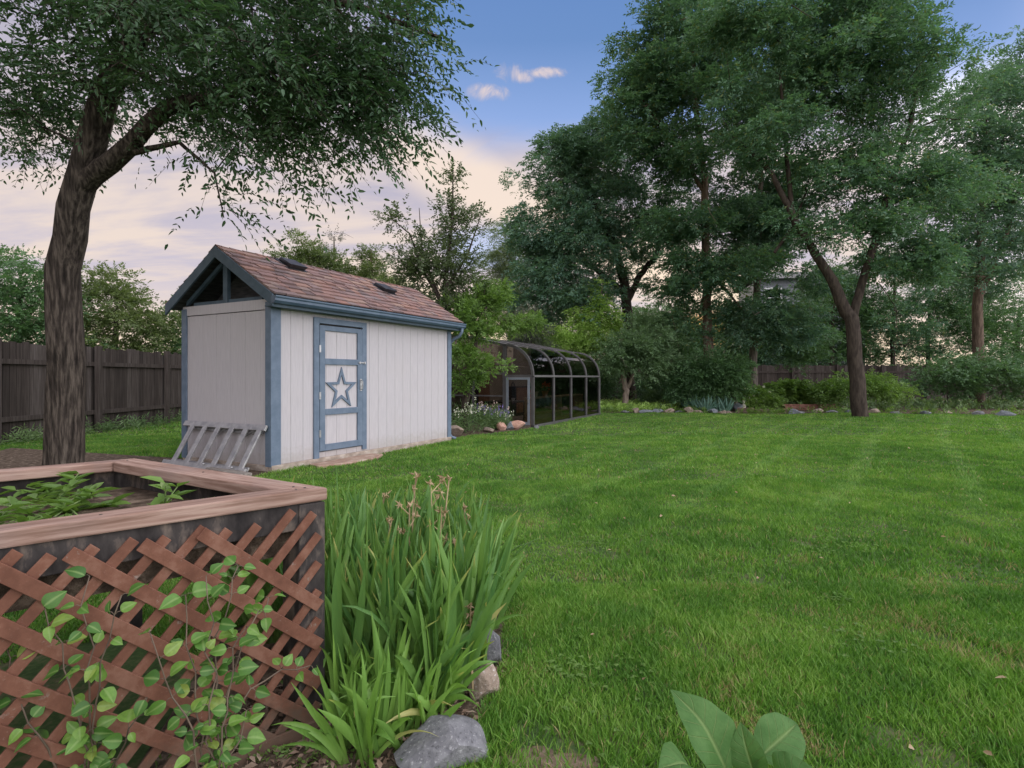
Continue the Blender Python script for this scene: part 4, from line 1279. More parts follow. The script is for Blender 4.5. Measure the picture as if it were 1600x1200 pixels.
# panes of the long side and curved eave
for a, b in zip(bays[:-1], bays[1:]):
    p = MB().add([(a + 0.02, 0.0, 0.06), (b - 0.02, 0.0, 0.06), (b - 0.02, 0.0, RAIL - 0.03), (a + 0.02, 0.0, RAIL - 0.03)], [(0, 1, 2, 3)])
    p.build('side_pane', glass_dark, sr)
    c = MB()
    for (q, w) in zip(prof[:-1], prof[1:]):
        k = len(c.v)
        c.v += [(a + 0.02, *q), (b - 0.02, *q), (b - 0.02, *w), (a + 0.02, *w)]
        c.f.append((k, k + 1, k + 2, k + 3))
    c.build('curved_pane', glass_dark, sr, smooth=True)
    r_ = MB().add([(a + 0.02, ROOF0[0], ROOF0[1]), (b - 0.02, ROOF0[0], ROOF0[1]), (b - 0.02, *ROOF1), (a + 0.02, *ROOF1)], [(0, 1, 2, 3)])
    r_.build('roof_pane', roofpane_m, sr)
# near end wall
ew = MB()
ew.box(-0.03, 0.03, 0.71, 0.80, 0.02, 2.0)
ew.box(-0.025, 0.025, 0.035, 0.71, RAIL - 0.03, RAIL + 0.03)
ew.box(-0.02, 0.02, 0.80, SW - 0.03, 0.73, 0.765)
ew.box(-0.02, 0.02, 0.80, SW - 0.03, 1.28, 1.33)
ew.box(-0.025, 0.025, 1.62, 1.68, 0.06, 2.17)
ew.build('end_frame', bronze_m, sr)
ep = MB()
ep.prism([(0.0, y, z) for y, z in [(0.04, RAIL + 0.03)] + [(y + 0.03, z - 0.02) for y, z in prof[1:]] + [(0.71, RAIL + 0.03)]], (0.004, 0, 0))
ep.build('end_arch_pane', glass_clear, sr)
for (y0, y1, z0, z1) in ((0.80, 1.62, 0.04, 0.73), (0.80, 1.62, 0.765, 1.28), (0.80, 1.62, 1.33, 2.03), (1.68, 2.42, 0.04, 0.73), (1.68, 2.42, 0.765, 1.28), (1.68, 2.42, 1.33, 2.24)):
    MB().box(-0.002, 0.002, y0, y1, z0, z1).build('end_pane', glass_clear, sr)
fe = MB()
fe.prism([(SL, y, z) for y, z in [(0.0, 0.06)] + prof + [ROOF1, (SW, 0.06)]], (0.004, 0, 0))
fe.build('far_end_pane', glass_dark, sr)
dr = MB()
for (y0, y1, z0, z1) in ((0.06, 0.12, 0.06, 1.205), (0.63, 0.70, 0.06, 1.205), (0.12, 0.63, 1.15, 1.205), (0.12, 0.63, 0.06, 0.13)):
    dr.box(-0.05, -0.028, y0, y1, z0, z1)
sdoor = dr.build('door', grey_frame_m, sr)
MB().box(-0.04, -0.037, 0.12, 0.63, 0.13, 1.15).build('door_pane', glass_clear, sdoor)
MB().box(-0.07, -0.05, 0.09, 0.11, 0.6, 0.68).build('handle', steel_m, sdoor)
fl_ = MB().box(0.03, SL - 0.03, 0.03, SW - 0.03, 0.0, 0.03)
fl_.build('floor_slab', found_m, sr)
MB().box(0.05, SL - 0.05, SW - 0.06, SW - 0.032, 0.03, 2.25).build('rear_wall', beige_m, sr)
MB().box(0.05, SL - 0.05, 0.06, 0.1, 0.03, 0.16).build('base_board', tan_m, sr)


def sr_pt(x, y, z=0.0):
    return (0.5 + 0.443 * x - 0.896 * y, 13.4 + 0.896 * x + 0.443 * y, z)


# furniture in the sunroom
ch = empty('dining_chair', sr_pt(0.55, 1.95, 0.03), 'brown wooden chair with rounded back inside the sunroom', 'chair', rz=SR + 0.5)
MB().box(-0.18, 0.18, -0.18, 0.18, 0.36, 0.40).build('seat', dining_m, ch, bevel=0.01)
for (x, y) in ((-0.15, -0.15), (0.15, -0.15), (-0.15, 0.15), (0.15, 0.15)):
    MB().tube([(x, y, 0), (x, y, 0.36)], [0.016, 0.02], 8).build('leg', dining_m, ch)
bk = MB().prism([(0.19 * math.cos(a) * 0.85, 0.17, 0.46 + 0.19 + 0.24 * math.sin(a)) for a in np.linspace(0, 2 * math.pi, 18)[:-1]], (0, 0.03, 0))
bk.build('backrest', tan_m, ch)
MB().tube([(-0.1, 0.17, 0.38), (-0.1, 0.17, 0.5)], 0.012, 6).build('back_spindle', dining_m, ch)
MB().tube([(0.1, 0.17, 0.38), (0.1, 0.17, 0.5)], 0.012, 6).build('back_spindle', dining_m, ch)
tb = empty('table', sr_pt(1.25, 1.35, 0.03), 'dark low table inside the sunroom near its door', 'table', rz=SR)
MB().box(-0.55, 0.55, -0.4, 0.4, 0.50, 0.54).build('table_top', table_m, tb, bevel=0.008)
for (x, y) in ((-0.48, -0.33), (0.48, -0.33), (-0.48, 0.33), (0.48, 0.33)):
    MB().box(x - 0.03, x + 0.03, y - 0.03, y + 0.03, 0, 0.5).build('leg', table_m, tb)


def pot(label, x, y, z, r_, mat):
    o = empty('flower_pot', sr_pt(x, y, z), label, 'flower pot')
    MB().lathe((0, 0, 0), [(r_ * 0.6, 0), (r_ * 0.95, r_ * 1.4), (r_ * 1.05, r_ * 1.4), (r_ * 1.05, r_ * 1.7), (r_ * 0.9, r_ * 1.7), (r_ * 0.85, r_ * 1.5)], 14).build('pot', mat, o)
    return o


def posy(o, r_, z, lm, pm, n=60, seed=1):
    q = np.random.default_rng(seed)
    p = q.normal(0, 1, (n, 3)) * np.array([r_, r_, r_ * 0.6]) * 0.5 + np.array([0, 0, z])
    V, Fq = leaf_quads(p, q.normal(0, 1, (n, 3)), q.normal(0, 1, (n, 3)), np.full(n, r_ * 0.8), np.full(n, r_ * 0.5))
    np_mesh('foliage', V, Fq, lm, o)
    p = q.normal(0, 1, (n, 3)) * np.array([r_, r_, r_ * 0.4]) * 0.55 + np.array([0, 0, z + r_ * 0.6])
    V, Fq = leaf_quads(p, q.normal(0, 1, (n, 3)), q.normal(0, 1, (n, 3)), np.full(n, r_ * 0.55), np.full(n, r_ * 0.5))
    np_mesh('blossoms', V, Fq, pm, o)


pot('orange clay pot on the dark table inside the sunroom door', 0.95, 1.2, 0.575, 0.075, terra_m)
pot('small white pot on the dark table inside the sunroom door', 1.0, 1.02, 0.575, 0.05, white_m)
sh_ = empty('plant_shelf', sr_pt(2.9, 0.55, 0.03), 'tan wooden plant shelf behind the long glass wall', 'shelf', rz=SR)
MB().box(-1.9, 1.9, -0.16, 0.16, 0.62, 0.65).build('shelf_board', tan_m, sh_)
MB().box(-1.9, 1.9, -0.16, 0.16, 0.2, 0.23).build('shelf_board', tan_m, sh_)
for x in (-1.85, 0, 1.85):
    MB().box(x - 0.025, x + 0.025, -0.15, 0.15, 0, 0.62).build('shelf_leg', tan_m, sh_)
p1 = pot('clay pot of red flowers behind the second glass bay', 2.05, 0.55, 0.68, 0.09, terra_m)
posy(p1, 0.13, 0.22, leaf_dark, petal_red, 50, 3)
p2 = pot('cream pot with a green plant behind the first glass bay', 1.25, 0.5, 0.68, 0.09, cream_m)
posy(p2, 0.14, 0.24, leaf_dark, leaf_dark, 60, 4)
wr = empty('wire_stand', sr_pt(0.75, 0.9, 0.575), 'black wire plant stand on the dark table in the sunroom', 'plant stand', rz=SR)
MB().tube([(0.11 * math.cos(a), 0, 0.34 + 0.16 * math.sin(a)) for a in np.linspace(-0.4, math.pi + 0.4, 16)], 0.007, 6).build('wire_hoop', wire_m, wr)
w_ = MB()
for x in (-0.1, -0.05, 0, 0.05, 0.1):
    w_.tube([(x, 0, 0), (x, 0, 0.3)], 0.005, 5)
w_.tube([(-0.12, 0, 0.16), (0.12, 0, 0.16)], 0.006, 5).tube([(0, 0, 0.3), (0, 0, 0.56)], 0.005, 5)
w_.build('wire_frame', wire_m, wr)
for (x_, y_, w2, h2, lab_) in ((1.0, SW - 0.35, 0.32, 1.3, 'dark tall cabinet against the sunroom rear wall near the end windows'), (3.6, SW - 0.35, 0.6, 0.9, 'dark low cabinet deep inside the sunroom')):
    cb = empty('cabinet', sr_pt(x_, y_, 0.03), lab_, 'cabinet', rz=SR)
    MB().box(-w2, w2, -0.2, 0.2, 0.06, h2).build('carcass', table_m, cb, bevel=0.006)
    MB().box(-w2 + 0.02, -0.004, -0.215, -0.201, 0.1, h2 - 0.04).build('door', dining_m, cb)
    MB().box(0.004, w2 - 0.02, -0.215, -0.201, 0.1, h2 - 0.04).build('door', dining_m, cb)
    MB().box(-w2 + 0.03, w2 - 0.03, -0.17, 0.17, 0.0, 0.06).build('plinth', table_m, cb)
pic = empty('framed_window', sr_pt(2.2, SW - 0.075, 1.55), 'small brown framed window high on the sunroom rear wall', 'window frame', rz=SR)
f_ = MB()
for (x0, x1, z0, z1) in ((-0.3, 0.3, 0.35, 0.4), (-0.3, 0.3, 0.0, 0.05), (-0.3, -0.25, 0.05, 0.35), (0.25, 0.3, 0.05, 0.35), (-0.02, 0.02, 0.05, 0.35)):
    f_.box(x0, x1, -0.02, 0.0, z0, z1)
f_.build('frame', dining_m, pic)
MB().box(-0.25, 0.25, -0.008, -0.002, 0.05, 0.35).build('pane', cream_m, pic)

# ------------------------------------------------------------------ fence and neighbour house
def fence(label, a, b, h=1.85, z0=0.03):
    a, b = np.array(a, float), np.array(b, float)
    L_ = np.linalg.norm(b - a)
    rz = math.atan2(b[1] - a[1], b[0] - a[0])
    f = empty('board_fence', (a[0], a[1], 0), label, 'fence', rz=rz)
    q = random.Random(int(L_ * 100))
    pb = MB()
    x = 0
    while x < L_:
        w = 0.14
        hh = h + q.gauss(0, 0.022) - (0.05 if q.random() < 0.08 else 0)
        pb.box(x, x + w - 0.008, q.uniform(-0.014, 0.0), 0.018, z0 + q.uniform(-0.02, 0.03), hh)
        x += w
    pb.build('boards', fence_m, f)
    MB().box(0, L_, -0.06, -0.02, 0.4, 0.49).build('rail', fence_m, f)
    MB().box(0, L_, -0.06, -0.02, 1.45, 1.54).build('rail', fence_m, f)
    n = int(L_ / 2.4) + 1
    for k in range(n + 1):
        x = min(k * 2.4, L_)
        MB().box(x - 0.05, x + 0.05, -0.165, -0.065, 0, h + 0.04).build('post', fence_m, f)
    return f


fence('dark board fence along the back of the garden', (-9, 30), (29, 30))
fence('dark board fence along the left side behind the shed', (-9.2, 5.0), (-9.0, 29.7))

nh = empty('neighbour_house', (19.9, 40, 0), 'grey clapboard house with a white window glimpsed through the trees', 'house', rz=math.radians(-8))
hw_ = MB()
z = 0
while z < 8.3:
    hw_.prism([(-2.0, 0.03, z), (-2.0, -0.01, z), (-2.0, 0.012, z + 0.2), (-2.0, 0.03, z + 0.2)], (7.0, 0, 0))
    z += 0.2
hw_.box(-2.0, 5.0, 0.035, 6.0, 0, 8.3)
hw_.build('wall', house_m, nh)
rf = MB().prism([(-2.4, -0.5, 8.25), (-2.4, 3.0, 9.3), (-2.4, 6.5, 8.25), (-2.4, 3.0, 9.1)], (7.8, 0, 0)).build('roof', house_roof_m, nh)
for wx in (-1.75, 2.6):
    wf = MB()
    for (x0, x1, z0, z1) in ((0, 1.2, 7.55, 7.67), (0, 1.2, 6.2, 6.32), (0, 0.12, 6.32, 7.55), (1.08, 1.2, 6.32, 7.55), (0.12, 1.08, 6.9, 6.96)):
        wf.box(wx + x0, wx + x1, -0.07, -0.012, z0, z1)
    w_o = wf.build('window', white_m, nh)
    MB().box(wx + 0.12, wx + 1.08, -0.03, -0.02, 6.32, 7.55).build('pane', glass_house, w_o)

# ------------------------------------------------------------------ planter with lattice
A2 = np.array([-0.745, -0.667]); B2 = np.array([-0.852, 0.524])
A3 = np.array([*A2, 0]); B3 = np.array([*B2, 0]); C3 = np.array([-0.64, 1.94, 0])
pl = empty('raised_planter', tuple(C3), 'raised planter box with cedar cap and brown lattice skirt', 'planter')
LA, LB = 1.25, 1.35
TOP, CAPT = 0.82, 0.045


def pp(a, b, z):
    return A3 * a + B3 * b + np.array([0, 0, z])


def para(a0, a1, b0, b1, z0, z1):
    return MB().prism([pp(a0, b0, z0), pp(a1, b0, z0), pp(a1, b1, z0), pp(a0, b1, z0)], (0, 0, z1 - z0))


wf_, ws_ = 0.092, 0.122
# mitred cap boards
MB().prism([pp(0, 0, TOP - CAPT), pp(LA, 0, TOP - CAPT), pp(LA - ws_, wf_, TOP - CAPT), pp(ws_ - 0.002, wf_, TOP - CAPT)], (0, 0, CAPT)).build('cap_board', cedar_m, pl, bevel=0.005)
MB().prism([pp(0, 0.003, TOP - CAPT), pp(ws_ - 0.004, wf_ + 0.002, TOP - CAPT), pp(ws_ - 0.004, LB - wf_, TOP - CAPT), pp(0, LB, TOP - CAPT)], (0, 0, CAPT - 0.001)).build('cap_board', cedar_side_m, pl, bevel=0.005)
MB().prism([pp(LA, 0.003, TOP - CAPT), pp(LA - ws_ + 0.004, wf_ + 0.002, TOP - CAPT), pp(LA - ws_ + 0.004, LB - wf_, TOP - CAPT), pp(LA, LB, TOP - CAPT)], (0, 0, CAPT - 0.001)).build('cap_board', cedar_side_m, pl, bevel=0.005)
MB().prism([pp(0.003, LB, TOP - CAPT), pp(LA - 0.003, LB, TOP - CAPT), pp(LA - ws_, LB - wf_ + 0.002, TOP - CAPT), pp(ws_, LB - wf_ + 0.002, TOP - CAPT)], (0, 0, CAPT - 0.002)).build('cap_board', cedar_m, pl, bevel=0.005)
# rim boards
zr0, zr1 = 0.685, TOP - CAPT - 0.001
para(0.014, LA - 0.014, 0.012, 0.045, zr0, zr1).build('rim_board', black_wood_m, pl, bevel=0.003)
para(0.012, 0.05, 0.047, LB - 0.014, zr0, zr1 - 0.001).build('rim_board', black_wood_m, pl, bevel=0.003)
para(LA - 0.05, LA - 0.012, 0.047, LB - 0.014, zr0, zr1 - 0.001).build('rim_board', black_wood_m, pl, bevel=0.003)
para(0.052, LA - 0.052, LB - 0.045, LB - 0.012, zr0, zr1).build('rim_board', black_wood_m, pl, bevel=0.003)
for a in (0.0055, LA - 0.0955):
    for b in (0.0045, LB - 0.0945):
        para(a, a + 0.09, b, b + 0.09, -0.03, zr1 - 0.003).build('post', black_wood_m, pl, bevel=0.004)
para(0.052, LA - 0.052, 0.05, LB - 0.05, 0.60, 0.70).build('soil', soil_m, pl)
# side skirt plank wall on the iris side (dark boards) and lattice on the viewer's side
lt = MB()
w = 0.040
zlo, zhi = 0.0, 0.725
nA = np.array([A2[1], -A2[0], 0]) * 1.0
nA = nA if np.dot(nA, -B3) > 0 else -nA
nA_off = nA
def lat(a0, z0, a1, z1, off):
    # clip the slat to the panel 0.03..LA, zlo..zhi
    d = np.array([a1 - a0, z1 - z0]); L_ = np.linalg.norm(d); d /= L_
    n = np.array([-d[1], d[0]]) * w / 2
    ts, te = 0.0, L_
    for (p0, dd, lo, hi) in ((a0, d[0], 0.036, LA - 0.036), (z0, d[1], zlo, zhi)):
        t0, t1 = (lo - p0) / dd, (hi - p0) / dd
        if t0 > t1: t0, t1 = t1, t0
        ts, te = max(ts, t0), min(te, t1)
    if te - ts < 0.03: return
    P = np.array([a0, z0]) + d * ts; Q = np.array([a0, z0]) + d * te
    pts = [P + n, Q + n, Q - n, P - n]
    lt.prism([pp(p[0], 0, p[1]) + nA * (off + 0.002) for p in pts], nA * 0.009)
rl_ = random.Random(4)
k = -1.4
while k < LA + 1.0:                 # outer slats fall to the right
    w = 0.039; zhi = rl_.uniform(0.732, 0.760)
    lat(k + 0.95, 0.0, k + 0.95 + 0.92, 0.8, 0.013)
    k += 0.152
k = -1.0
while k < LA + 1.6:                 # inner slats climb to the right
    w = 0.029; zhi = rl_.uniform(0.730, 0.765)
    lat(k, 0.0, k - 0.72, 0.8, 0.0035)
    k += 0.086
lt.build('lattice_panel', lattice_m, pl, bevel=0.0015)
bb = MB()
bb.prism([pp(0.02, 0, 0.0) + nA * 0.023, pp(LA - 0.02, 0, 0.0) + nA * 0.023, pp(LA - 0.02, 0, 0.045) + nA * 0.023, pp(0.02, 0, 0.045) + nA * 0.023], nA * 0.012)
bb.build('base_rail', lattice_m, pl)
for (a_, b_) in ((0.05, 0.045), (0.09, 0.03), (0.06, 0.09), (0.62, 0.046), (1.19, 0.045), (0.055, 0.66), (0.055, 1.28)):
    MB().lathe(pp(a_, b_, TOP - 0.0012), [(0.0045, 0), (0.0045, 0.002), (0.002, 0.0024)], 8).build('screw', wire_m, pl)

# plants growing in the planter
def leafy(name, label, base, n, spread, hgt, L, W, lm, seed, group=None, cat='plant'):
    q = np.random.default_rng(seed)
    base = np.array(base, float)
    o = empty(name, tuple(base), label, cat, group)
    mb = MB()
    Ps, As = [], []
    for _ in range(n):
        d = unit(np.array([q.normal(0, 1) * spread, q.normal(0, 1) * spread, hgt * q.uniform(0.7, 1.2)]))
        ln = hgt * q.uniform(0.6, 1.15)
        p0 = np.array([q.normal(0, spread * 0.2), q.normal(0, spread * 0.2), -0.02])
        mid = p0 + d * ln * 0.5 + np.array([0, 0, 0.05 * ln])
        p1 = p0 + d * ln
        mb.tube([p0, mid, p1], [0.004, 0.003, 0.002], 5, False)
        for t in np.linspace(0.35, 1.0, 6):
            pt = p0 + d * ln * t
            for s in (0, 1):
                a = q.uniform(0, 6.28)
                Ps.append(pt); As.append(np.array([math.cos(a), math.sin(a), q.uniform(-0.1, 0.8)]))
    Ps, As = np.array(Ps), np.array(As)
    LL = L * q.uniform(0.6, 1.2, len(Ps))
    V, Fq = leaf_quads(Ps, As, np.array([0, 0, 1.0]) + q.normal(0, 0.25, As.shape), LL, LL * W / L, True, 0.2)
    np_mesh('foliage', V, Fq, lm, o, smooth=True)
    mb.build('stems', stem_m, o)
    return o


for i, (a, b, lab) in enumerate(((0.33, 0.35, 'leafy green plant in the planter corner nearest the post'), (0.55, 0.75, 'leafy green plant in the middle of the planter'),
                                 (0.85, 0.4, 'leafy green plant at the front left of the planter'), (0.4, 1.05, 'leafy green plant at the rear edge of the planter'))):
    leafy('leafy_plant', lab, C3 + pp(a, b, 0.70), 9, 0.5, 0.2, 0.075, 0.032, leaf_bright, 300 + i, 'plants in the raised planter')

# ------------------------------------------------------------------ sword leaves (iris)
def blade_strip(p0, d0, bend, L, W, r, segs=9, fold=0.25, side=None):
    """one sword leaf: returns verts and faces"""
    d0 = unit(np.array(d0, float))
    if side is None:
        side = unit(np.cross(d0, np.array([r.normal(0, 0.3), r.normal(0, 0.3), 1.0])))
    side = unit(side)
    pts = []
    p = np.array(p0, float)
    d = d0.copy()
    st_ = L / segs
    V = []
    for k in range(segs + 1):
        t = k / segs
        w = W * (0.75 + 0.5 * math.sin(math.pi * min(1, t * 0.9) * 0.8)) * (1 - max(0, (t - 0.62) / 0.38) ** 1.6)
        w = max(w, 0.0008)
        n = np.cross(side, d)
        V += [p - side * w / 2 - n * w * fold, p, p + side * w / 2 - n * w * fold]
        d = d + bend * (t ** 1.5) / segs * 3 + r.normal(0, 0.012, 3)
        d = unit(d)
        p = p + d * st_
    Fc = []
    for k in range(segs):
        b = k * 3
        Fc += [(b, b + 1, b + 4, b + 3), (b + 1, b + 2, b + 5, b + 4)]
    return V, Fc, [k / segs for k in range(segs + 1) for _ in range(3)]


def iris_mesh(n, H, W, r, mat_, name='leaves', spread=0.32, arch=0.12):
    V, Fc, AL, TN = [], [], [], []
    th = r.uniform(0, 6.28)
    fan = np.array([math.cos(th), math.sin(th), 0])
    for k in range(n):
        t = (k - (n - 1) / 2) / max(1, (n - 1) / 2)
        d = np.array([0, 0, 1.0]) + fan * t * spread + r.normal(0, 0.10, 3)
        L = H * (1.0 - 0.25 * abs(t)) * r.uniform(0.8, 1.12)
        bend = (fan * t * 0.5 + r.normal(0, 0.16, 3)) * 0.9 + np.array([0, 0, -0.05])
        if r.uniform() < arch:
            bend = bend * 1.5 + np.array([r.normal(0, 0.6), r.normal(0, 0.6), -1.1])
        base = fan * t * 0.03 + r.normal(0, 0.006, 3); base[2] = -0.02
        sd = fan * 1.0 + r.normal(0, 0.35, 3)
        sd = sd - unit(d) * np.dot(sd, unit(d))
        v, f, al = blade_strip(base, d, bend, L, W * r.uniform(0.8, 1.15), r, side=sd)
        b = len(V)
        V += v; Fc += [tuple(i + b for i in q) for q in f]; AL += al; TN += [r.uniform()] * len(al)
    o = np_mesh(name, np.array(V), np.array(Fc), mat_, None, smooth=True)
    a = o.data.attributes.new('along', 'FLOAT', 'POINT')
    a.data.foreach_set('value', np.array(AL, dtype=np.float32))
    a = o.data.attributes.new('tone', 'FLOAT', 'POINT')
    a.data.foreach_set('value', np.array(TN, dtype=np.float32))
    return o


def in_poly(x, y, poly):
    c = False
    n = len(poly)
    for i in range(n):
        x1, y1 = poly[i]; x2, y2 = poly[(i + 1) % n]
        if (y1 > y) != (y2 > y) and x < (x2 - x1) * (y - y1) / (y2 - y1) + x1:
            c = not c
    return c


ri = np.random.default_rng(77)
iris_poly = [(-0.60, 2.02), (-0.28, 1.95), (-0.14, 2.2), (-0.10, 2.7), (-0.22, 3.15), (-1.0, 3.2), (-1.3, 2.75), (-0.85, 2.25)]
protos = []
for k in range(14):
    o = iris_mesh(int(ri.integers(7, 11)), 0.66, 0.028, ri, iris_leaf)
    protos.append(o)
yproto = [iris_mesh(9, 0.40, 0.019, ri, iris_young, arch=0.35, spread=0.7) for _ in range(6)]
placed = []
count = 0
tries = 0
LBL_TALL = 'tall green sword leaved iris in the thick clump behind the lattice planter'
LBL_YOUNG = 'short yellow green iris with arching leaves at the front of the iris bed'
used = set()


def put_iris(x, y, src, label, group, rz, s):
    e = empty('iris_plant', (x, y, 0.0), label, 'iris', group, rz=rz)
    e.scale = (s, s, s)
    if src.name in used:
        c = src.copy(); COL.objects.link(c)
    else:
        c = src; used.add(src.name)
    c.parent = e
    e.rotation_euler = (ri.normal(0, 0.07), ri.normal(0, 0.07), rz)
    return e


while count < 190 and tries < 12000:
    tries += 1
    x, y = ri.uniform(-1.3, -0.05), ri.uniform(1.9, 3.25)
    if not in_poly(x, y, iris_poly): continue
    if any((x - a) ** 2 + (y - b) ** 2 < 0.043 ** 2 for a, b in placed): continue
    placed.append((x, y))
    put_iris(x, y, protos[count % 14], LBL_TALL, 'tall irises in the near bed', ri.uniform(0, 6.28), ri.uniform(0.82, 1.1))
    count += 1
for i, (u, d) in enumerate(((545, 1.80), (590, 1.86), (625, 1.93), (660, 2.0), (700, 2.08), (520, 1.92), (575, 1.72), (610, 2.1), (690, 2.25), (655, 2.2), (540, 2.02), (590, 1.98), (735, 2.5), (745, 2.75), (668, 1.9), (690, 1.97), (705, 2.15), (640, 1.86), (655, 2.1), (675, 2.12), (640, 2.02), (555, 1.74), (600, 1.78), (630, 1.84), (648, 1.95), (575, 1.88), (530, 1.84), (610, 1.92), (680, 2.03), (715, 2.2))):
    p = gz(u, d)
    put_iris(p[0], p[1], yproto[i % 6], LBL_YOUNG, 'short irises at the bed front', ri.uniform(0, 6.28), ri.uniform(0.85, 1.15))

# dried flower stalks
def dry_stalk(x, y, h, lean, seed, label):
    q = np.random.default_rng(seed)
    e = empty('dried_stalk', (x, y, 0), label, 'dried flower stalk')
    mb = MB()
    tip = np.array([lean[0], lean[1], h])
    pts = [np.array([0, 0, -0.02]), tip * 0.35 + q.normal(0, 0.012, 3), tip * 0.7 + q.normal(0, 0.012, 3), tip]
    mb.tube(pts, [0.005, 0.0045, 0.004, 0.003], 6)
    heads = [tip]
    for t in (0.72, 0.84, 0.93):
        b = tip * t
        e2 = b + np.array([q.normal(0, 0.03), q.normal(0, 0.03), 0.05])
        mb.tube([b, e2], [0.003, 0.0025], 5)
        heads.append(e2)
    mb.build('stem', drystalk_m, e)
    for h_ in heads:
        P = h_ + q.normal(0, 0.004, (10, 3))
        Ax = q.normal(0, 1, (10, 3)) + np.array([0, 0, 0.25])
        LL = q.uniform(0.010, 0.027, len(P))
        P = P - unit(Ax) * 0.004
        V, Fq = leaf_quads(P, Ax, q.normal(0, 1, P.shape), LL, LL * 0.38, True, 0.7)
        np_mesh('withered_flower', V, Fq, dry_leaf, e)
    return e


for i, (u, v, d, lab) in enumerate(((650, 742, 2.75, 'tallest dried iris stalk with curled tan flowers'), (672, 755, 2.7, 'dried iris stalk with tan heads right beside the tallest one'), (702, 746, 2.8, 'dried iris stalk bent sideways over the lawn'),
                                    (640, 790, 2.5, 'dark withered iris stalk low among the leaves'), (726, 795, 2.7, 'dried iris stalk with a pale cluster near the right side of the clump'), (600, 775, 3.0, 'thin dried stalk at the rear of the iris clump'), (715, 850, 2.4, 'short brown dried stalk half hidden in iris leaves'), (735, 960, 2.15, 'low dried stalk with tan buds above the front rocks'),
                                    (612, 812, 2.45, 'dried stalk with a folded tan flower amid the green leaves'), (690, 800, 2.55, 'slim dried stalk with brown seed heads in the clump middle'))):
    p = at(u, v, d)
    q = np.random.default_rng(500 + i)
    lx, ly = q.normal(0, 0.06), q.normal(0, 0.06)
    if i == 2: lx = 0.16
    dry_stalk(p[0] - lx, p[1] - ly, p[2], (lx, ly), 510 + i, lab)

# bluish iris clump at the far bed
bproto = [iris_mesh(9, 0.62, 0.04, ri, iris_blue, spread=0.75, arch=0.15) for _ in range(4)]
for i in range(34):
    u = ri.uniform(1070, 1146); d = ri.uniform(19.3, 20.3)
    p = gz(u, d)
    put_iris(p[0], p[1], bproto[i % 4], 'blue green sword leaved iris in the clump at the far lawn edge', 'blue green irises at the lawn edge', ri.uniform(0, 6.28), ri.uniform(0.85, 1.2))

# ------------------------------------------------------------------ rocks
def rock(label, c, size, mat_, seed, group=None, sub=4, rz=0.0, name='rock', cuts=11, cut=0.58):
    import bmesh
    q = np.random.default_rng(seed)
    bm = bmesh.new()
    bmesh.ops.create_icosphere(bm, subdivisions=sub, radius=1.0)
    co = np.array([v.co[:] for v in bm.verts])
    for _ in range(cuts):                       # flat broken faces
        n = unit(q.normal(0, 1, 3))
        h = cut * q.uniform(0.85, 1.2)
        s = co @ n
        over = np.maximum(s - h, 0)
        co = co - over[:, None] * n * 0.98
    ph = q.uniform(0, 6.28, (6, 3)); kf = q.normal(0, 2.6, (6, 3))
    disp = sum(np.sin(co @ kf[i] + ph[i, 0]) for i in range(6)) * 0.018
    kf2 = q.normal(0, 9, (6, 3))
    disp += sum(np.sin(co @ kf2[i] + ph[i, 1]) for i in range(6)) * 0.0035
    co = co * (1 + disp[:, None])
    co = co * np.array(size) * 0.62
    co[:, 2] -= co[:, 2].min() + 0.12 * size[2]
    faces = [tuple(v.index for v in f.verts) for f in bm.faces]
    bm.free()
    o = np_mesh(name, co, np.array(faces), mat_, None, smooth=sub < 4)
    try:
        o.data.set_sharp_from_angle(angle=math.radians(18))
    except Exception:
        pass
    o.location = tuple(c)
    o.rotation_euler = (0, 0, rz)
    return tag(o, label, 'rock', group)


rock('large grey granite rock at the front corner of the iris bed', gz(676, 1.735), (0.285, 0.22, 0.14), rock_grey, 7, rz=0.35, sub=5)
rock('tan blocky rock just behind the large granite rock', gz(760, 2.10), (0.12, 0.13, 0.14), rock_tan, 2, rz=0.2)
rock('pale grey upright rock beside the lawn at the iris bed edge', gz(764, 2.36), (0.12, 0.13, 0.2), rock_grey, 3, rz=0.9)
rock('small pinkish rock tucked in the iris leaves behind the upright rock', gz(748, 2.62), (0.11, 0.1, 0.16), rock_pink, 4, rz=0.4)
for i, (u, d, s, m_, lab) in enumerate(((808, 12.95, (0.34, 0.28, 0.2), rock_pink, 'salmon pink rock by the sunroom door'),
                                        (797, 12.9, (0.26, 0.24, 0.2), rock_blue, 'blue grey rock left of the salmon rock by the sunroom'),
                                        (785, 12.7, (0.24, 0.22, 0.2), rock_pink, 'small rosy rock at the end of the flower bed edging'),
                                        (762, 12.3, (0.52, 0.2, 0.12), rock_tan, 'long flat tan rock edging the flower bed'),
                                        (712, 11.4, (0.3, 0.24, 0.3), rock_tan, 'tan rock at the far corner of the shed'),
                                        (838, 13.15, (0.12, 0.1, 0.1), rock_grey, 'small grey stone at the sunroom corner'))):
    rock(lab, gz(u, d), s, m_, 20 + i, sub=3, rz=i * 0.7)
edge = [(977, 'grey', 0.42), (993, 'tan', 0.3), (1008, 'blue', 0.55), (1026, 'blue', 0.5), (1046, 'tan', 0.42), (1061, 'blue', 0.4), (1076, 'tan', 0.36), (1090, 'tan', 0.5), (1113, 'blue', 0.46), (1128, 'tan', 0.3), (1140, 'tan', 0.3), (1236, 'blue', 0.4), (1250, 'grey', 0.4), (1275, 'tan', 0.45), (1300, 'grey', 0.5), (1330, 'blue', 0.5), (1362, 'tan', 0.45), (1400, 'grey', 0.55), (1440, 'blue', 0.5), (1480, 'tan', 0.5), (1525, 'grey', 0.55), (1570, 'blue', 0.55)]
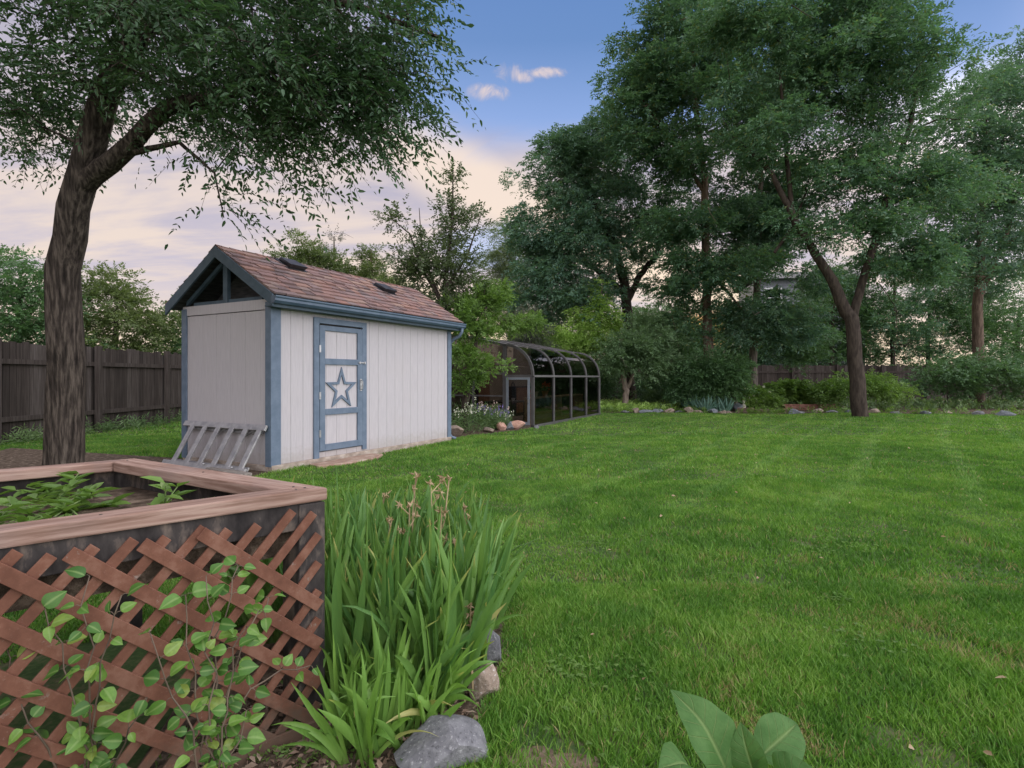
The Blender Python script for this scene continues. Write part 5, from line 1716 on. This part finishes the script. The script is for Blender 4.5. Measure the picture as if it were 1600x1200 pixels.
names = {'grey': rock_grey, 'tan': rock_tan, 'blue': rock_blue}
ordn = ['first', 'second', 'third', 'fourth', 'fifth', 'sixth', 'seventh', 'eighth', 'ninth', 'tenth', 'eleventh', 'twelfth', 'thirteenth', 'fourteenth', 'fifteenth', 'sixteenth', 'seventeenth', 'eighteenth', 'nineteenth', 'twentieth', 'twenty-first', 'twenty-second']
for i, (u, k, s) in enumerate(edge):
    x = (u - 800) / F * 19.0
    yy = bed_edge(x)
    x = (u - 800) / F * yy
    word = {'grey': 'grey', 'tan': 'tan', 'blue': 'blue grey'}[k]
    rock(f'{word} edging stone, {ordn[i]} from the sunroom along the lawn edge', (x, yy - 0.02 + 0.09 * math.sin(i * 2.7), -0.015), (s * (0.7 + 0.25 * math.sin(i * 1.9) ** 2), 0.2 + 0.1 * math.sin(i * 3.3) ** 2, 0.12 + 0.08 * math.sin(i * 1.3) ** 2), names[k], 40 + i, 'stones edging the far bed', sub=3, rz=0.5 * math.sin(i * 4.1))
rock('brown upright boulder right of the blue green iris', gz(1149, 20.3), (0.42, 0.36, 0.62), rock_tan, 90, sub=4)
rock('blue grey stone leaning by the brown boulder', gz(1154, 19.9), (0.28, 0.3, 0.35), rock_blue, 91, sub=3)
rock('low grey boulder under the forked greyish tree', gz(1002, 25.2), (0.7, 0.4, 0.34), rock_grey, 92, sub=3)
# pale little ornament
orn = empty('garden_ornament', tuple(gz(1162, 19.9)), 'small cream garden ornament standing beside the boulder', 'ornament')
MB().lathe((0, 0, 0), [(0.09, 0), (0.10, 0.03), (0.06, 0.06), (0.075, 0.16), (0.06, 0.24), (0.03, 0.27), (0.045, 0.31), (0.04, 0.37), (0.01, 0.40)], 12).build('figure', cream_m, orn, smooth=True)
MB().tube([(0.02, 0, 0.36), (0.03, 0, 0.45)], [0.018, 0.006], 6).tube([(-0.02, 0, 0.36), (-0.03, 0, 0.44)], [0.018, 0.006], 6).build('ear', cream_m, orn)
# timber and brick edging
edge_timber_m = noise_mat('bed_timber', [(0.0, (0.10, 0.066, 0.050)), (1.0, (0.21, 0.155, 0.125))], 9, rough=0.9, bump_d=0.004)
def edging(label, u0, u1, d0, d1, h, mat_, name='timber_edging'):
    a, b = gz(u0, d0), gz(u1, d1)
    mid = (a + b) / 2
    o = MB().bar(a - mid + np.array([0, 0, h / 2]), b - mid + np.array([0, 0, h / 2]), 0.14, h).build(name, mat_, bevel=0.01)
    o.location = tuple(mid)
    return tag(o, label, 'edging')


edging('brown timber edging the bed in front of the blossoming shrub', 1152, 1178, 19.4, 19.2, 0.16, edge_timber_m)
edging('long pale timber edging the lawn right of the blossoming shrub', 1179, 1231, 19.15, 19.2, 0.12, edge_timber_m)
edging('thin brown timber lying in the ground cover by the low tree', 1005, 1047, 23.6, 23.2, 0.12, edge_timber_m)
bk_ = MB()
p0 = gz(1222, 20.6); 
for c_ in range(3):
    for i in range(9):
        x0 = i * 0.22 + (0.11 if c_ % 2 else 0)
        bk_.box(x0, x0 + 0.21, 0, 0.1, c_ * 0.075, c_ * 0.075 + 0.068)
bo = bk_.build('brick_wall', brick_m, bevel=0.004); bo.location = tuple(p0)
tag(bo, 'low old red brick wall edging the bed by the bright shrub', 'brick wall')
# leaning dark board
brd = MB().bar((0, 0, 0), (0.75, 0.1, 0.85), 0.2, 0.04, up=(0, 1, 0)).build('dark_board', black_wood_m)
brd.location = tuple(gz(1090, 20.8, 0.05))
tag(brd, 'dark board leaning behind the blue green iris', 'board')

# cream blossoms on the rose shrub
rs = [o for o in bpy.data.objects if o.name.startswith('rose_shrub')][0]
q = np.random.default_rng(3)
P = np.array([at(u, v, 20.05) for u, v in zip(q.uniform(1160, 1205, 60), q.uniform(603, 628, 60))]) - np.array(rs.location)
V, Fq = leaf_quads(np.repeat(P[:16], 6, 0) , q.normal(0, 1, (96, 3)), q.normal(0, 1, (96, 3)), np.full(96, 0.05), np.full(96, 0.045))
np_mesh('blossoms', V, Fq, petal_white, rs)

# flower bed plants beside the sunroom
def flower_clump(name, label, u, d, h, r_, pm, seed, npet=80):
    q = np.random.default_rng(seed)
    b = gz(u, d)
    e = empty(name, tuple(b), label, 'flowering plant')
    n = 60
    st_ = q.normal(0, 1, (n, 3)) * np.array([r_, r_, 0]) * 0.35
    d_ = unit(np.array([0, 0, 1.0]) + q.normal(0, 0.3, (n, 3)))
    V, Fq = sprays(st_, d_, np.full(n, h) * q.uniform(0.6, 1.05, n), 12, 0.09, 0.014, q, False, 0.05)
    np_mesh('foliage', V, Fq, leaf_flower, e)
    k = 14
    tops = st_[:k] + d_[:k] * h * q.uniform(0.85, 1.1, (k, 1))
    P = (tops[:, None, :] - d_[:k, None, :] * (q.uniform(0, 0.14, (k, 8, 1)))).reshape(-1, 3)
    V, Fq = leaf_quads(P, q.normal(0, 1, P.shape), q.normal(0, 1, P.shape), np.full(len(P), 0.035), np.full(len(P), 0.028))
    np_mesh('blossoms', V, Fq, pm, e)
    return e


flower_clump('lavender_plant', 'violet flowered plant in front of the sunroom windows', 757, 12.75, 0.58, 0.35, petal_violet, 1)
flower_clump('lavender_plant', 'violet flowered plant nearer the sunroom door post', 772, 12.75, 0.55, 0.3, petal_violet, 2)
flower_clump('penstemon_plant', 'pink flowered plant behind the violet ones', 766, 13.0, 0.62, 0.2, petal_pink, 3)
flower_clump('daisy_plant', 'wispy plant with white flowers close to the shed corner', 732, 12.1, 0.72, 0.4, petal_white, 4)
flower_clump('daisy_plant', 'bushy pale plant with yellowish white flowers by the rosy rock', 787, 12.95, 0.42, 0.3, petal_white, 5)
flower_clump('daisy_plant', 'grassy plant with few white flowers against the downspout corner', 716, 11.9, 0.6, 0.35, petal_white, 6)

# ------------------------------------------------------------------ vine in front of the lattice
def round_leaf(c, nrm_, axis_, L, W, r):
    """ovate leaf with a few edge points, slightly cupped"""
    nrm_ = unit(nrm_); axis_ = unit(axis_ - nrm_ * np.dot(axis_, nrm_))
    s = np.cross(nrm_, axis_)
    prof_ = [(0.0, 0.0), (0.06, 0.28), (0.2, 0.46), (0.4, 0.5), (0.6, 0.42), (0.8, 0.24), (1.0, 0.0)]
    V = []
    cup = r.uniform(-0.15, 0.2)
    bend = r.uniform(0.0, 0.45)
    tw = r.normal(0, 0.25); asym = r.uniform(0.85, 1.15); sc_ = r.uniform(0.8, 1.15); ph_ = r.uniform(0, 6)
    for (t, w) in prof_:
        w = w * sc_ * (1 + 0.12 * math.sin(t * 17 + ph_))
        m_ = c + axis_ * L * t - nrm_ * L * bend * t * t
        V += [m_ + s * W * w * asym + nrm_ * W * abs(w) * (0.35 + cup + tw * t), m_, m_ - s * W * w + nrm_ * W * abs(w) * (0.35 - cup - tw * t)]
    Fc = []
    for k in range(len(prof_) - 1):
        b = k * 3
        Fc += [(b, b + 1, b + 4, b + 3), (b + 1, b + 2, b + 5, b + 4)]
    return V, Fc


def vine(label, base, paths, L, seed, spacing=0.045):
    q = np.random.default_rng(seed)
    base = np.array(base, float)
    e = empty('climbing_shrub', tuple(base), label, 'shrub')
    mb = MB()
    V, Fc, TN = [], [], []
    for pts in paths:
        pts = [np.array(p) - base for p in pts]
        # resample with slight wobble
        P = []
        for a, b in zip(pts[:-1], pts[1:]):
            n = max(2, int(np.linalg.norm(b - a) / spacing))
            for k in range(n):
                P.append(a + (b - a) * k / n + q.normal(0, 0.006, 3))
        P.append(pts[-1])
        mb.tube(P, list(np.linspace(0.0035, 0.0015, len(P))), 5)
        for i in range(2, len(P)):
            t = unit(P[i] - P[i - 1])
            for sgn in (-1, 1):
                if q.uniform() < 0.22: continue
                o_ = unit(np.cross(t, np.array([0, -0.5, 0.6]) + q.normal(0, 0.3, 3))) * sgn
                ax = o_ + t * 0.4 + q.normal(0, 0.2, 3)
                ax[2] -= 0.1
                pet = P[i] + unit(ax) * 0.015
                nn = np.array([0.1, -0.65, 0.75]) + q.normal(0, 0.3, 3)
                l_ = L * q.uniform(0.5, 1.15)
                v, f = round_leaf(pet, nn, ax, l_, l_ * 0.78, q)
                b = len(V)
                V += v; Fc += [tuple(k + b for k in ff) for ff in f]; TN += [q.uniform()] * len(v)
                mb.tube([P[i], (P[i] + pet) / 2 + np.array([0, 0, 0.003]), pet], [0.0012, 0.001, 0.0009], 4)
    fo = np_mesh('foliage', np.array(V), np.array(Fc), veined_leaf_m, e, smooth=True)
    a_ = fo.data.attributes.new('tone', 'FLOAT', 'POINT'); a_.data.foreach_set('value', np.array(TN, dtype=np.float32))
    a_ = fo.data.attributes.new('vein', 'FLOAT', 'POINT'); a_.data.foreach_set('value', np.tile(np.array([0, 1, 0], dtype=np.float32), len(V) // 3))
    md = fo.modifiers.new('subsurf', 'SUBSURF'); md.levels = 1; md.render_levels = 1
    mb.build('stems', twig_m, e, smooth=True)
    return e


def vine_leaf_mat():
    m, g, out = new_mat('veined_leaf')
    ve = g.n('ShaderNodeAttribute', attribute_name='vein').outputs['Fac']
    to = g.n('ShaderNodeAttribute', attribute_name='tone').outputs['Fac']
    tc = g.n('ShaderNodeTexCoord')
    n = g.noise(tc.outputs['Object'], 70, 4, 0.65)
    col = g.ramp(to, [(0.0, (0.050, 0.135, 0.024)), (0.5, (0.100, 0.225, 0.038)), (0.85, (0.175, 0.310, 0.055)), (1.0, (0.26, 0.33, 0.07))])
    col = g.mix(g.smooth(n, 0.35, 0.7, 0.0, 0.35), col, (0.05, 0.11, 0.025))
    col = g.mix(g.m('MULTIPLY', g.smooth(ve, 0.72, 1.0), 0.55), col, (0.25, 0.36, 0.12))
    brown = g.m('MULTIPLY', g.smooth(n, 0.66, 0.72), g.smooth(to, 0.7, 0.9))
    col = g.mix(brown, col, (0.20, 0.12, 0.05))
    p = g.n('ShaderNodeBsdfPrincipled')
    g.put(p.inputs['Base Color'], col)
    p.inputs['Roughness'].default_value = 0.42
    p.inputs['Specular IOR Level'].default_value = 0.35
    tr = g.n('ShaderNodeBsdfTranslucent')
    g.put(tr.inputs['Color'], g.mix(1.0, col, (1.2, 1.35, 0.7), 'MULTIPLY'))
    mx = g.n('ShaderNodeMixShader'); mx.inputs[0].default_value = 0.33
    g.link(p.outputs[0], mx.inputs[1]); g.link(tr.outputs[0], mx.inputs[2])
    g.link(mx.outputs[0], out.inputs[0])
    return m


veined_leaf_m = vine_leaf_mat()
b1 = gz(330, 1.42)
vine('bright green round leaved shrub climbing in front of the lattice', b1,
     [[b1, at(345, 1110, 1.46), at(375, 1030, 1.5), at(400, 960, 1.55), at(420, 935, 1.6)],
      [b1, at(352, 1130, 1.46), at(390, 1085, 1.5), at(440, 1050, 1.6), at(485, 1040, 1.66)],
      [b1, at(335, 1100, 1.45), at(345, 1000, 1.48), at(362, 930, 1.5), at(372, 885, 1.54)],
      [b1, at(355, 1190, 1.42), at(375, 1150, 1.45), at(385, 1110, 1.47)],
      [b1, at(345, 1170, 1.42), at(360, 1080, 1.44), at(365, 1010, 1.46), at(385, 980, 1.48)],
      [b1, at(310, 1120, 1.42), at(300, 1010, 1.45), at(290, 930, 1.46)],
      [b1, at(300, 1150, 1.40), at(260, 1060, 1.40), at(235, 990, 1.40)],
      [b1, at(330, 1160, 1.42), at(325, 1060, 1.42), at(330, 980, 1.45), at(322, 900, 1.48)]], 0.046, 8)
b2 = gz(140, 1.5)
vine('bright green leafy shrub further along the planter front', b2,
     [[b2, at(150, 1100, 1.4), at(170, 1000, 1.4), at(190, 930, 1.4)], [b2, at(120, 1100, 1.4), at(90, 1010, 1.4), at(70, 950, 1.4)], [b2, at(200, 1140, 1.4), at(230, 1090, 1.4)],
      [b2, at(60, 1150, 1.4), at(20, 1060, 1.4), at(5, 1000, 1.4)], [b2, at(140, 1050, 1.38), at(130, 980, 1.38), at(140, 900, 1.4)]], 0.048, 9)

# ------------------------------------------------------------------ big soft leaves at the bottom right
def big_leaf_mat():
    m, g, out = new_mat('sunflower_leaf')
    tl = g.n('ShaderNodeAttribute', attribute_name='along').outputs['Fac']
    ac = g.n('ShaderNodeAttribute', attribute_name='across').outputs['Fac']
    ab = g.m('ABSOLUTE', ac)
    tc = g.n('ShaderNodeTexCoord')
    n = g.noise(tc.outputs['Object'], 25, 5, 0.6)
    ph = g.m('FRACT', g.m('SUBTRACT', g.m('MULTIPLY', tl, 6.5), g.m('MULTIPLY', ab, 1.3)))
    side_v = g.smooth(g.m('ABSOLUTE', g.m('SUBTRACT', ph, 0.5)), 0.0, 0.075, 0.75, 0.0)
    mid_v = g.smooth(ab, 0.02, 0.075, 1.0, 0.0)
    veins = g.m('MAXIMUM', mid_v, g.m('MULTIPLY', side_v, g.smooth(ab, 0.6, 1.0, 1.0, 0.2)))
    cell = g.noise(tc.outputs['Object'], 140, 3, 0.6)
    hgt = g.m('ADD', g.m('MULTIPLY', veins, -0.7), g.m('MULTIPLY', cell, 0.4))
    col = g.mix(g.smooth(n, 0.3, 0.7), (0.065, 0.150, 0.040), (0.095, 0.190, 0.056))
    col = g.mix(g.smooth(cell, 0.4, 0.7, 0.0, 0.25), col, (0.05, 0.12, 0.03))
    col = g.mix(g.m('MULTIPLY', veins, 0.7), col, (0.19, 0.27, 0.10))
    p = principled(g, out, col, 0.62, 0.15, 0, hgt, 0.004, 0.7)
    tr = g.n('ShaderNodeBsdfTranslucent')
    g.put(tr.inputs['Color'], g.mix(1.0, col, (1.3, 1.4, 0.7), 'MULTIPLY'))
    mx = g.n('ShaderNodeMixShader'); mx.inputs[0].default_value = 0.3
    g.link(p.outputs[0], mx.inputs[1]); g.link(tr.outputs[0], mx.inputs[2])
    g.link(mx.outputs[0], out.inputs[0])
    return m


sun_leaf_m = big_leaf_mat()


def sunflower(label, base, leaves, seed):
    q = np.random.default_rng(seed)
    base = np.array(base, float)
    e = empty('broad_leaved_plant', tuple(base), label, 'plant')
    top = max(p[0][2] for p in leaves)
    MB().tube([(0, 0, -0.03), (0.005, 0.0, top * 0.5), (0, 0, top + 0.02)], [0.011, 0.009, 0.006], 8).build('stem', stem_m, e, smooth=True)
    prof_ = [(0.0, 0.04), (0.06, 0.2), (0.14, 0.36), (0.26, 0.47), (0.38, 0.5), (0.5, 0.47), (0.62, 0.40), (0.74, 0.30), (0.85, 0.18), (0.94, 0.08), (1.0, 0.005)]
    cols_ = [-1, -0.72, -0.4, -0.06, 0, 0.06, 0.4, 0.72, 1]
    for (c, tipp, wd, up) in leaves:
        c = np.array(c) - base; tipp = np.array(tipp) - base
        axis_ = unit(tipp - c); L = np.linalg.norm(tipp - c)
        nrm_ = unit(np.array(up, float) - axis_ * np.dot(np.array(up, float), axis_))
        s = np.cross(axis_, nrm_)
        V, vein, acr = [], [], []
        for i, (t, w) in enumerate(prof_):
            m_ = c + axis_ * L * t + nrm_ * L * 0.16 * math.sin(t * math.pi * 0.9) - nrm_ * L * 0.06 * t
            for cc in cols_:
                wob = math.sin(t * 19 + (1 if cc > 0 else 2.2)) * 0.05 * abs(cc) + 0.02 * math.sin(t * 43 + cc * 3)
                z = (abs(cc) ** 1.2) * 0.20 - (abs(cc) ** 3) * 0.10 + wob
                edge_ = 1 + 0.035 * math.sin(t * 60) * (abs(cc) == 1)
                V.append(m_ + s * wd * w * cc * edge_ + nrm_ * wd * z * w * 2)
                vein.append(t); acr.append(cc)
        n = len(cols_)
        Fc = [(i * n + k, i * n + k + 1, (i + 1) * n + k + 1, (i + 1) * n + k) for i in range(len(prof_) - 1) for k in range(n - 1)]
        o = np_mesh('leaf', np.array(V), np.array(Fc), sun_leaf_m, e, smooth=True)
        a = o.data.attributes.new('along', 'FLOAT', 'POINT')
        a.data.foreach_set('value', np.array(vein, dtype=np.float32))
        a = o.data.attributes.new('across', 'FLOAT', 'POINT')
        a.data.foreach_set('value', np.array(acr, dtype=np.float32))
        md = o.modifiers.new('subsurf', 'SUBSURF'); md.levels = 1; md.render_levels = 2
        # petiole
        MB().tube([(0, 0, max(0.02, c[2] - 0.04)), (c[0] * 0.6, c[1] * 0.6, c[2] - 0.01), tuple(c + nrm_ * 0.001)], [0.006, 0.005, 0.004], 6).build('leaf_stalk', stem_m, e, smooth=True)


b = gz(1140, 1.12)
sunflower('broad leaved young plant with three big pointed leaves in the near grass', b,
          [(at(1138, 1212, 1.16), at(1048, 1077, 1.24), 0.135, (0.25, -0.55, 0.8)),
           (at(1095, 1235, 1.1), at(1030, 1200, 0.98), 0.12, (0, -0.25, 1)),
           (at(1150, 1240, 1.1), at(1210, 1275, 1.0), 0.12, (0.2, -0.3, 1)),
           ], 3)
b = gz(1188, 1.16)
sunflower('broad leaved young plant with folded leaves right of its neighbour', b,
          [(at(1184, 1186, 1.18), at(1246, 1130, 1.28), 0.105, (-0.15, -0.75, 0.65)),
           (at(1180, 1215, 1.16), at(1157, 1128, 1.2), 0.075, (-0.5, -0.8, 0.4)),
           (at(1215, 1230, 1.1), at(1270, 1200, 1.08), 0.10, (0.1, -0.3, 1))], 4)

# ------------------------------------------------------------------ grass, mulch, ground cover
shed_poly = [tuple(shed_pt(*p)[:2]) for p in ((-0.5, -0.05), (LEN + 0.05, -0.05), (LEN + 0.05, WID), (-0.5, WID))]
side_poly = [(-3.1, 6.75), (-4.9, 5.2), (-7.5, 6.5), (-8.5, 9.5), (-4.7, 8.2), (-3.0, 7.15)]
sun_poly = [sr_pt(-0.05, -0.08)[:2], sr_pt(SL + 0.05, -0.08)[:2], sr_pt(SL + 0.05, SW)[:2], sr_pt(-0.05, SW)[:2]]
bedp = [(-1.25, 10.75), (-0.55, 11.9), (0.25, 12.85), (0.55, 13.3), (-1.8, 14.4), (-2.6, 12.0)]
plan_poly = [tuple((C3 + pp(*p, 0))[:2]) for p in ((0, 0), (LA, 0), (LA, LB), (0, LB))]
iris_out = [(-0.95, 1.40), (-0.55, 1.58), (-0.30, 1.62), (-0.12, 1.92), (-0.05, 2.3), (-0.04, 2.8), (-0.16, 3.25), (-0.9, 3.3), (-1.35, 2.6), (-1.1, 1.5)]


def poly_mask(x, y, poly):
    c = np.zeros(len(x), dtype=bool)
    n = len(poly)
    for i in range(n):
        x1, y1 = poly[i]; x2, y2 = poly[(i + 1) % n]
        if y1 == y2: continue
        cond = ((y1 > y) != (y2 > y)) & (x < (x2 - x1) * (y - y1) / (y2 - y1) + x1)
        c ^= cond
    return c


slab_poly = [tuple(p[:2]) for p in pts] if False else [tuple(shed_pt(*p)[:2]) for p in ((0.55, -0.05), (1.75, -0.05), (1.82, -0.24), (1.5, -0.42), (0.95, -0.44), (0.5, -0.3))]


def grass_patch(n, d0, d1, hgt, wid, r, segs, margin=0.0):
    """blades uniformly over the view wedge between two depths"""
    if margin:
        d = r.uniform(d0, d1, n)
        half = np.maximum(0.95 * d + 0.25, 0.0) * (d > 1.05)
        x = r.choice([-1.0, 1.0], n) * (half + r.uniform(0, 1, n) * margin)
    else:
        d = np.sqrt(r.uniform(d0 ** 2, d1 ** 2, n))
        x = r.uniform(-1.0, 1.0, n) * (0.95 * d + 0.25)
    keep = np.ones(n, dtype=bool)
    for poly in (shed_poly, side_poly, sun_poly, bedp, plan_poly, iris_out, slab_poly):
        keep &= ~poly_mask(x, d, poly)
    be = 19.0 + 0.35 * np.sin(x * 0.55 + 0.4) + 0.2 * np.sin(x * 1.3) - 0.012 * (x - 6) ** 2 * (x > 6)
    keep &= d < np.where(x > 2.3, be - 0.1, 26)
    # worn thin spots in the near lawn
    thin = (np.sin(x * 5.1 + 1.0) * np.sin(d * 4.3 + 0.5) + 0.5 * np.sin(x * 11 + d * 7)) > 0.95
    keep &= ~(thin & (r.uniform(0, 1, n) < 0.65) & (d < 4.5))
    bare = ((x - 0.10) / 0.16) ** 2 + ((d - 1.72) / 0.10) ** 2 < 1
    keep &= ~(bare & (r.uniform(0, 1, n) < 0.5))
    x, d = x[keep], d[keep]
    n = len(x)
    th = r.uniform(0, 2 * math.pi, n)
    # clump height and mower lean
    clump = 0.75 + 0.35 * (np.sin(x * 3.1 + 1.7 * np.sin(d * 2.3)) * np.sin(d * 2.7 + 1.3 * np.sin(x * 1.9)))
    sp_ = np.sin((x * 0.80 - d * 0.6) * 2 * math.pi / 1.1 + 0.5 * np.sin(d * 0.7))
    stripe = np.clip((sp_ - 0.75) * 6, -0.3, 1.6) * 1.8
    lean = r.uniform(0.15, 0.75, n)
    ldir = np.stack([np.cos(th), np.sin(th)], 1) * lean[:, None] + np.stack([0.075 * stripe, 0.135 * stripe], 1) * (d > 5)[:, None]
    H = hgt * clump * r.uniform(0.6, 1.25, n)
    W = wid * r.uniform(0.7, 1.3, n)
    ph = r.uniform(0, 2 * math.pi, n)
    side = np.stack([np.cos(ph), np.sin(ph), np.zeros(n)], 1) * (W / 2)[:, None]
    base = np.stack([x, d, np.full(n, -0.004)], 1)
    V, AL = [], []
    for k in range(segs):
        t = k / segs
        c = base.copy()
        c[:, :2] += ldir * (H * t ** 1.6)[:, None]
        c[:, 2] += H * t * (1 - 0.15 * t)
        w = (1 - 0.55 * t)
        V += [c - side * w, c + side * w]
        AL += [t, t]
    c = base.copy()
    c[:, :2] += ldir * H[:, None]
    c[:, 2] += H * 0.85
    V.append(c); AL.append(1.0)
    nv = len(V)
    V = np.stack(V, 1).reshape(-1, 3)
    al = np.tile(np.array(AL, dtype=np.float32), n)
    idx = np.arange(n)[:, None] * nv
    quads = [idx + np.array([[2 * k, 2 * k + 1, 2 * k + 3, 2 * k + 2]]) for k in range(segs - 1)]
    tri = idx + np.array([[2 * (segs - 1), 2 * (segs - 1) + 1, 2 * segs]])
    return V, quads, tri, al


rg = np.random.default_rng(99)
VV, QQ, TT, AA = [], [], [], []
off = 0
for (n, d0, d1, h_, w_, sg, mg) in ((70000, -1.6, 1.05, 0.058, 0.0055, 2, 4.0), (110000, 1.05, 6.5, 0.058, 0.0075, 2, 3.2), (90000, 6.5, 26, 0.06, 0.018, 1, 4.0), (250000, 1.05, 3.2, 0.058, 0.0046, 3, 0), (240000, 3.0, 6.5, 0.056, 0.0075, 2, 0), (230000, 6.2, 11.5, 0.06, 0.011, 2, 0), (320000, 11.0, 26, 0.06, 0.026, 1, 0)):
    V, qd, tr_, al = grass_patch(n, d0, d1, h_, w_, rg, sg, mg)
    VV.append(V); AA.append(al)
    QQ += [q_ + off for q_ in qd]
    TT.append(tr_ + off)
    off += len(V)
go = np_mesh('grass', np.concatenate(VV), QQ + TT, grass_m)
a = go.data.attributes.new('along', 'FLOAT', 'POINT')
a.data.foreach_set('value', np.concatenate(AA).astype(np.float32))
tag(go, 'short mown green lawn grass', kind='stuff')

# bark chips and dead leaves in the near bed
q = np.random.default_rng(12)
n = 2600
x = q.uniform(-1.25, 0.0, n); y = q.uniform(1.35, 2.4, n)
k = poly_mask(x, y, [(-0.95, 1.45), (-0.55, 1.62), (-0.30, 1.66), (-0.10, 1.95), (-0.02, 2.4), (-0.9, 2.4), (-1.1, 1.5)])
x, y = x[k], y[k]
P = np.stack([x, y, q.uniform(0.008, 0.025, len(x))], 1)
th = q.uniform(0, 6.28, len(x))
Ax = np.stack([np.cos(th), np.sin(th), q.normal(0, 0.25, len(x))], 1)
LL = q.uniform(0.012, 0.05, len(x))
V, Fq = leaf_quads(P, Ax, np.array([0, 0, 1.0]) + q.normal(0, 0.35, P.shape), LL, LL * q.uniform(0.25, 0.6, len(x)), False)
tag(np_mesh('mulch', V, Fq, mulch_m), 'brown bark chips and dry leaves on the near bed', kind='stuff')

# fine weeds in the near bed and ground cover beyond the lawn
n = 900
q = np.random.default_rng(13)
x = (q.uniform(936, 1062, n) - 800) / F; d = q.uniform(19.6, 25.5, n)
P = np.stack([x * d, d, np.full(n, 0.0)], 1)
Dr = unit(np.array([0, 0, 1.0]) + q.normal(0, 0.7, (n, 3)))
V, Fq = sprays(P, Dr, q.uniform(0.15, 0.38, n), 9, 0.10, 0.055, q, False, 0.2)
V[:, 2] = np.maximum(V[:, 2], 0.01)
tag(np_mesh('ground_cover', V, Fq, leaf_lime), 'light green ground cover beyond the lawn', kind='stuff')
n = 1500
u = q.uniform(1040, 1600, n); d = q.uniform(20.2, 27, n)
P = np.stack([(u - 800) / F * d, d, np.full(n, 0.0)], 1)
Dr = unit(np.array([0, 0, 1.0]) + q.normal(0, 0.6, (n, 3)))
V, Fq = sprays(P, Dr, q.uniform(0.15, 0.5, n), 9, 0.10, 0.05, q, False, 0.2)
V[:, 2] = np.maximum(V[:, 2], 0.01)
tag(np_mesh('ground_cover', V, Fq, leaf_flower), 'mid green bed plants in front of the fence', kind='stuff')
n = 260
x = q.uniform(-1.1, -0.25, n); y = q.uniform(1.45, 1.9, n)
P = np.stack([x, y, np.full(n, 0.0)], 1)
k = poly_mask(x, y, iris_out)
P = P[k]
Dr = unit(np.array([0, 0, 1.0]) + q.normal(0, 0.7, P.shape))
V, Fq = sprays(P, Dr, q.uniform(0.02, 0.07, len(P)), 7, 0.018, 0.008, q, False, 0.2)
V[:, 2] = np.maximum(V[:, 2], 0.01)
tag(np_mesh('weeds', V, Fq, leaf_bright), 'small weeds on the bed soil by the lattice', kind='stuff')

q = np.random.default_rng(21)
P_, A_ = [], []
for _ in range(20):
    d0 = math.sqrt(q.uniform(1.6 ** 2, 4.2 ** 2)); x0 = q.uniform(0.05, 0.9) * d0
    k = int(q.integers(12, 40)); r0 = q.uniform(0.05, 0.16)
    for _ in range(k):
        c = np.array([x0 + q.normal(0, r0), d0 + q.normal(0, r0), q.uniform(0.015, 0.032)])
        th = q.uniform(0, 6.28)
        for j in range(3):
            P_.append(c); A_.append((math.cos(th + j * 2.094), math.sin(th + j * 2.094), 0.15))
P_ = np.array(P_); A_ = np.array(A_)
V, Fq = leaf_quads(P_, A_, np.array([0, 0, 1.0]) + q.normal(0, 0.2, P_.shape), np.full(len(P_), 0.014), np.full(len(P_), 0.012), True, 0.1)
tag(np_mesh('clover', V, Fq, leaf_bright), 'clover patches in the near lawn', kind='stuff')
n = 150
d = np.sqrt(q.uniform(1.7 ** 2, 11 ** 2, n)); x = q.uniform(-0.3, 0.9, n) * d
k = ~(poly_mask(x, d, shed_poly) | poly_mask(x, d, iris_out) | poly_mask(x, d, plan_poly))
P_ = np.stack([x[k], d[k], np.full(k.sum(), 0.045)], 1)
V, Fq = leaf_quads(P_, q.normal(0, 1, P_.shape) * np.array([1, 1, 0.2]), np.array([0, 0, 1.0]) + q.normal(0, 0.5, P_.shape), q.uniform(0.02, 0.045, len(P_)), q.uniform(0.012, 0.022, len(P_)), True, 0.2)
tag(np_mesh('fallen_leaves', V, Fq, dry_leaf), 'small dry leaves fallen on the lawn', kind='stuff')

q = np.random.default_rng(31)
n = 620
x = q.uniform(2.6, 17.5, n)
gate = np.sin(x * 2.3 + 0.7) + 0.6 * np.sin(x * 5.1) + q.normal(0, 0.5, n)
x = x[gate > -0.35]
y = 19.0 + 0.35 * np.sin(x * 0.55 + 0.4) + 0.2 * np.sin(x * 1.3) - 0.012 * (x - 6) ** 2 * (x > 6) + q.uniform(-0.16, 0.55, len(x))
P_ = np.stack([x, y, np.zeros(len(x))], 1)
Dr = unit(np.array([0, -0.25, 1.0]) + q.normal(0, 0.6, P_.shape))
V, Fq = sprays(P_, Dr, q.uniform(0.12, 0.36, len(x)), 9, 0.09, 0.034, q, False, 0.35)
V[:, 2] = np.maximum(V[:, 2], 0.01)
tag(np_mesh('ground_cover', V, Fq, leaf_bright), 'low leafy plants spilling over the edging stones', kind='stuff')
n = 900
y = q.uniform(4.5, 29.5, n); x = -9.1 + np.abs(q.normal(0.12, 0.14, n))
P_ = np.stack([x, y, np.zeros(n)], 1)
V, Fq = sprays(P_, unit(np.array([0, 0, 1.0]) + q.normal(0, 0.35, P_.shape)), q.uniform(0.12, 0.45, n), 8, 0.12, 0.02, q, False, 0.3)
V[:, 2] = np.maximum(V[:, 2], 0.01)
tag(np_mesh('weeds', V, Fq, leaf_flower), 'tall weeds along the foot of the left fence', kind='stuff')
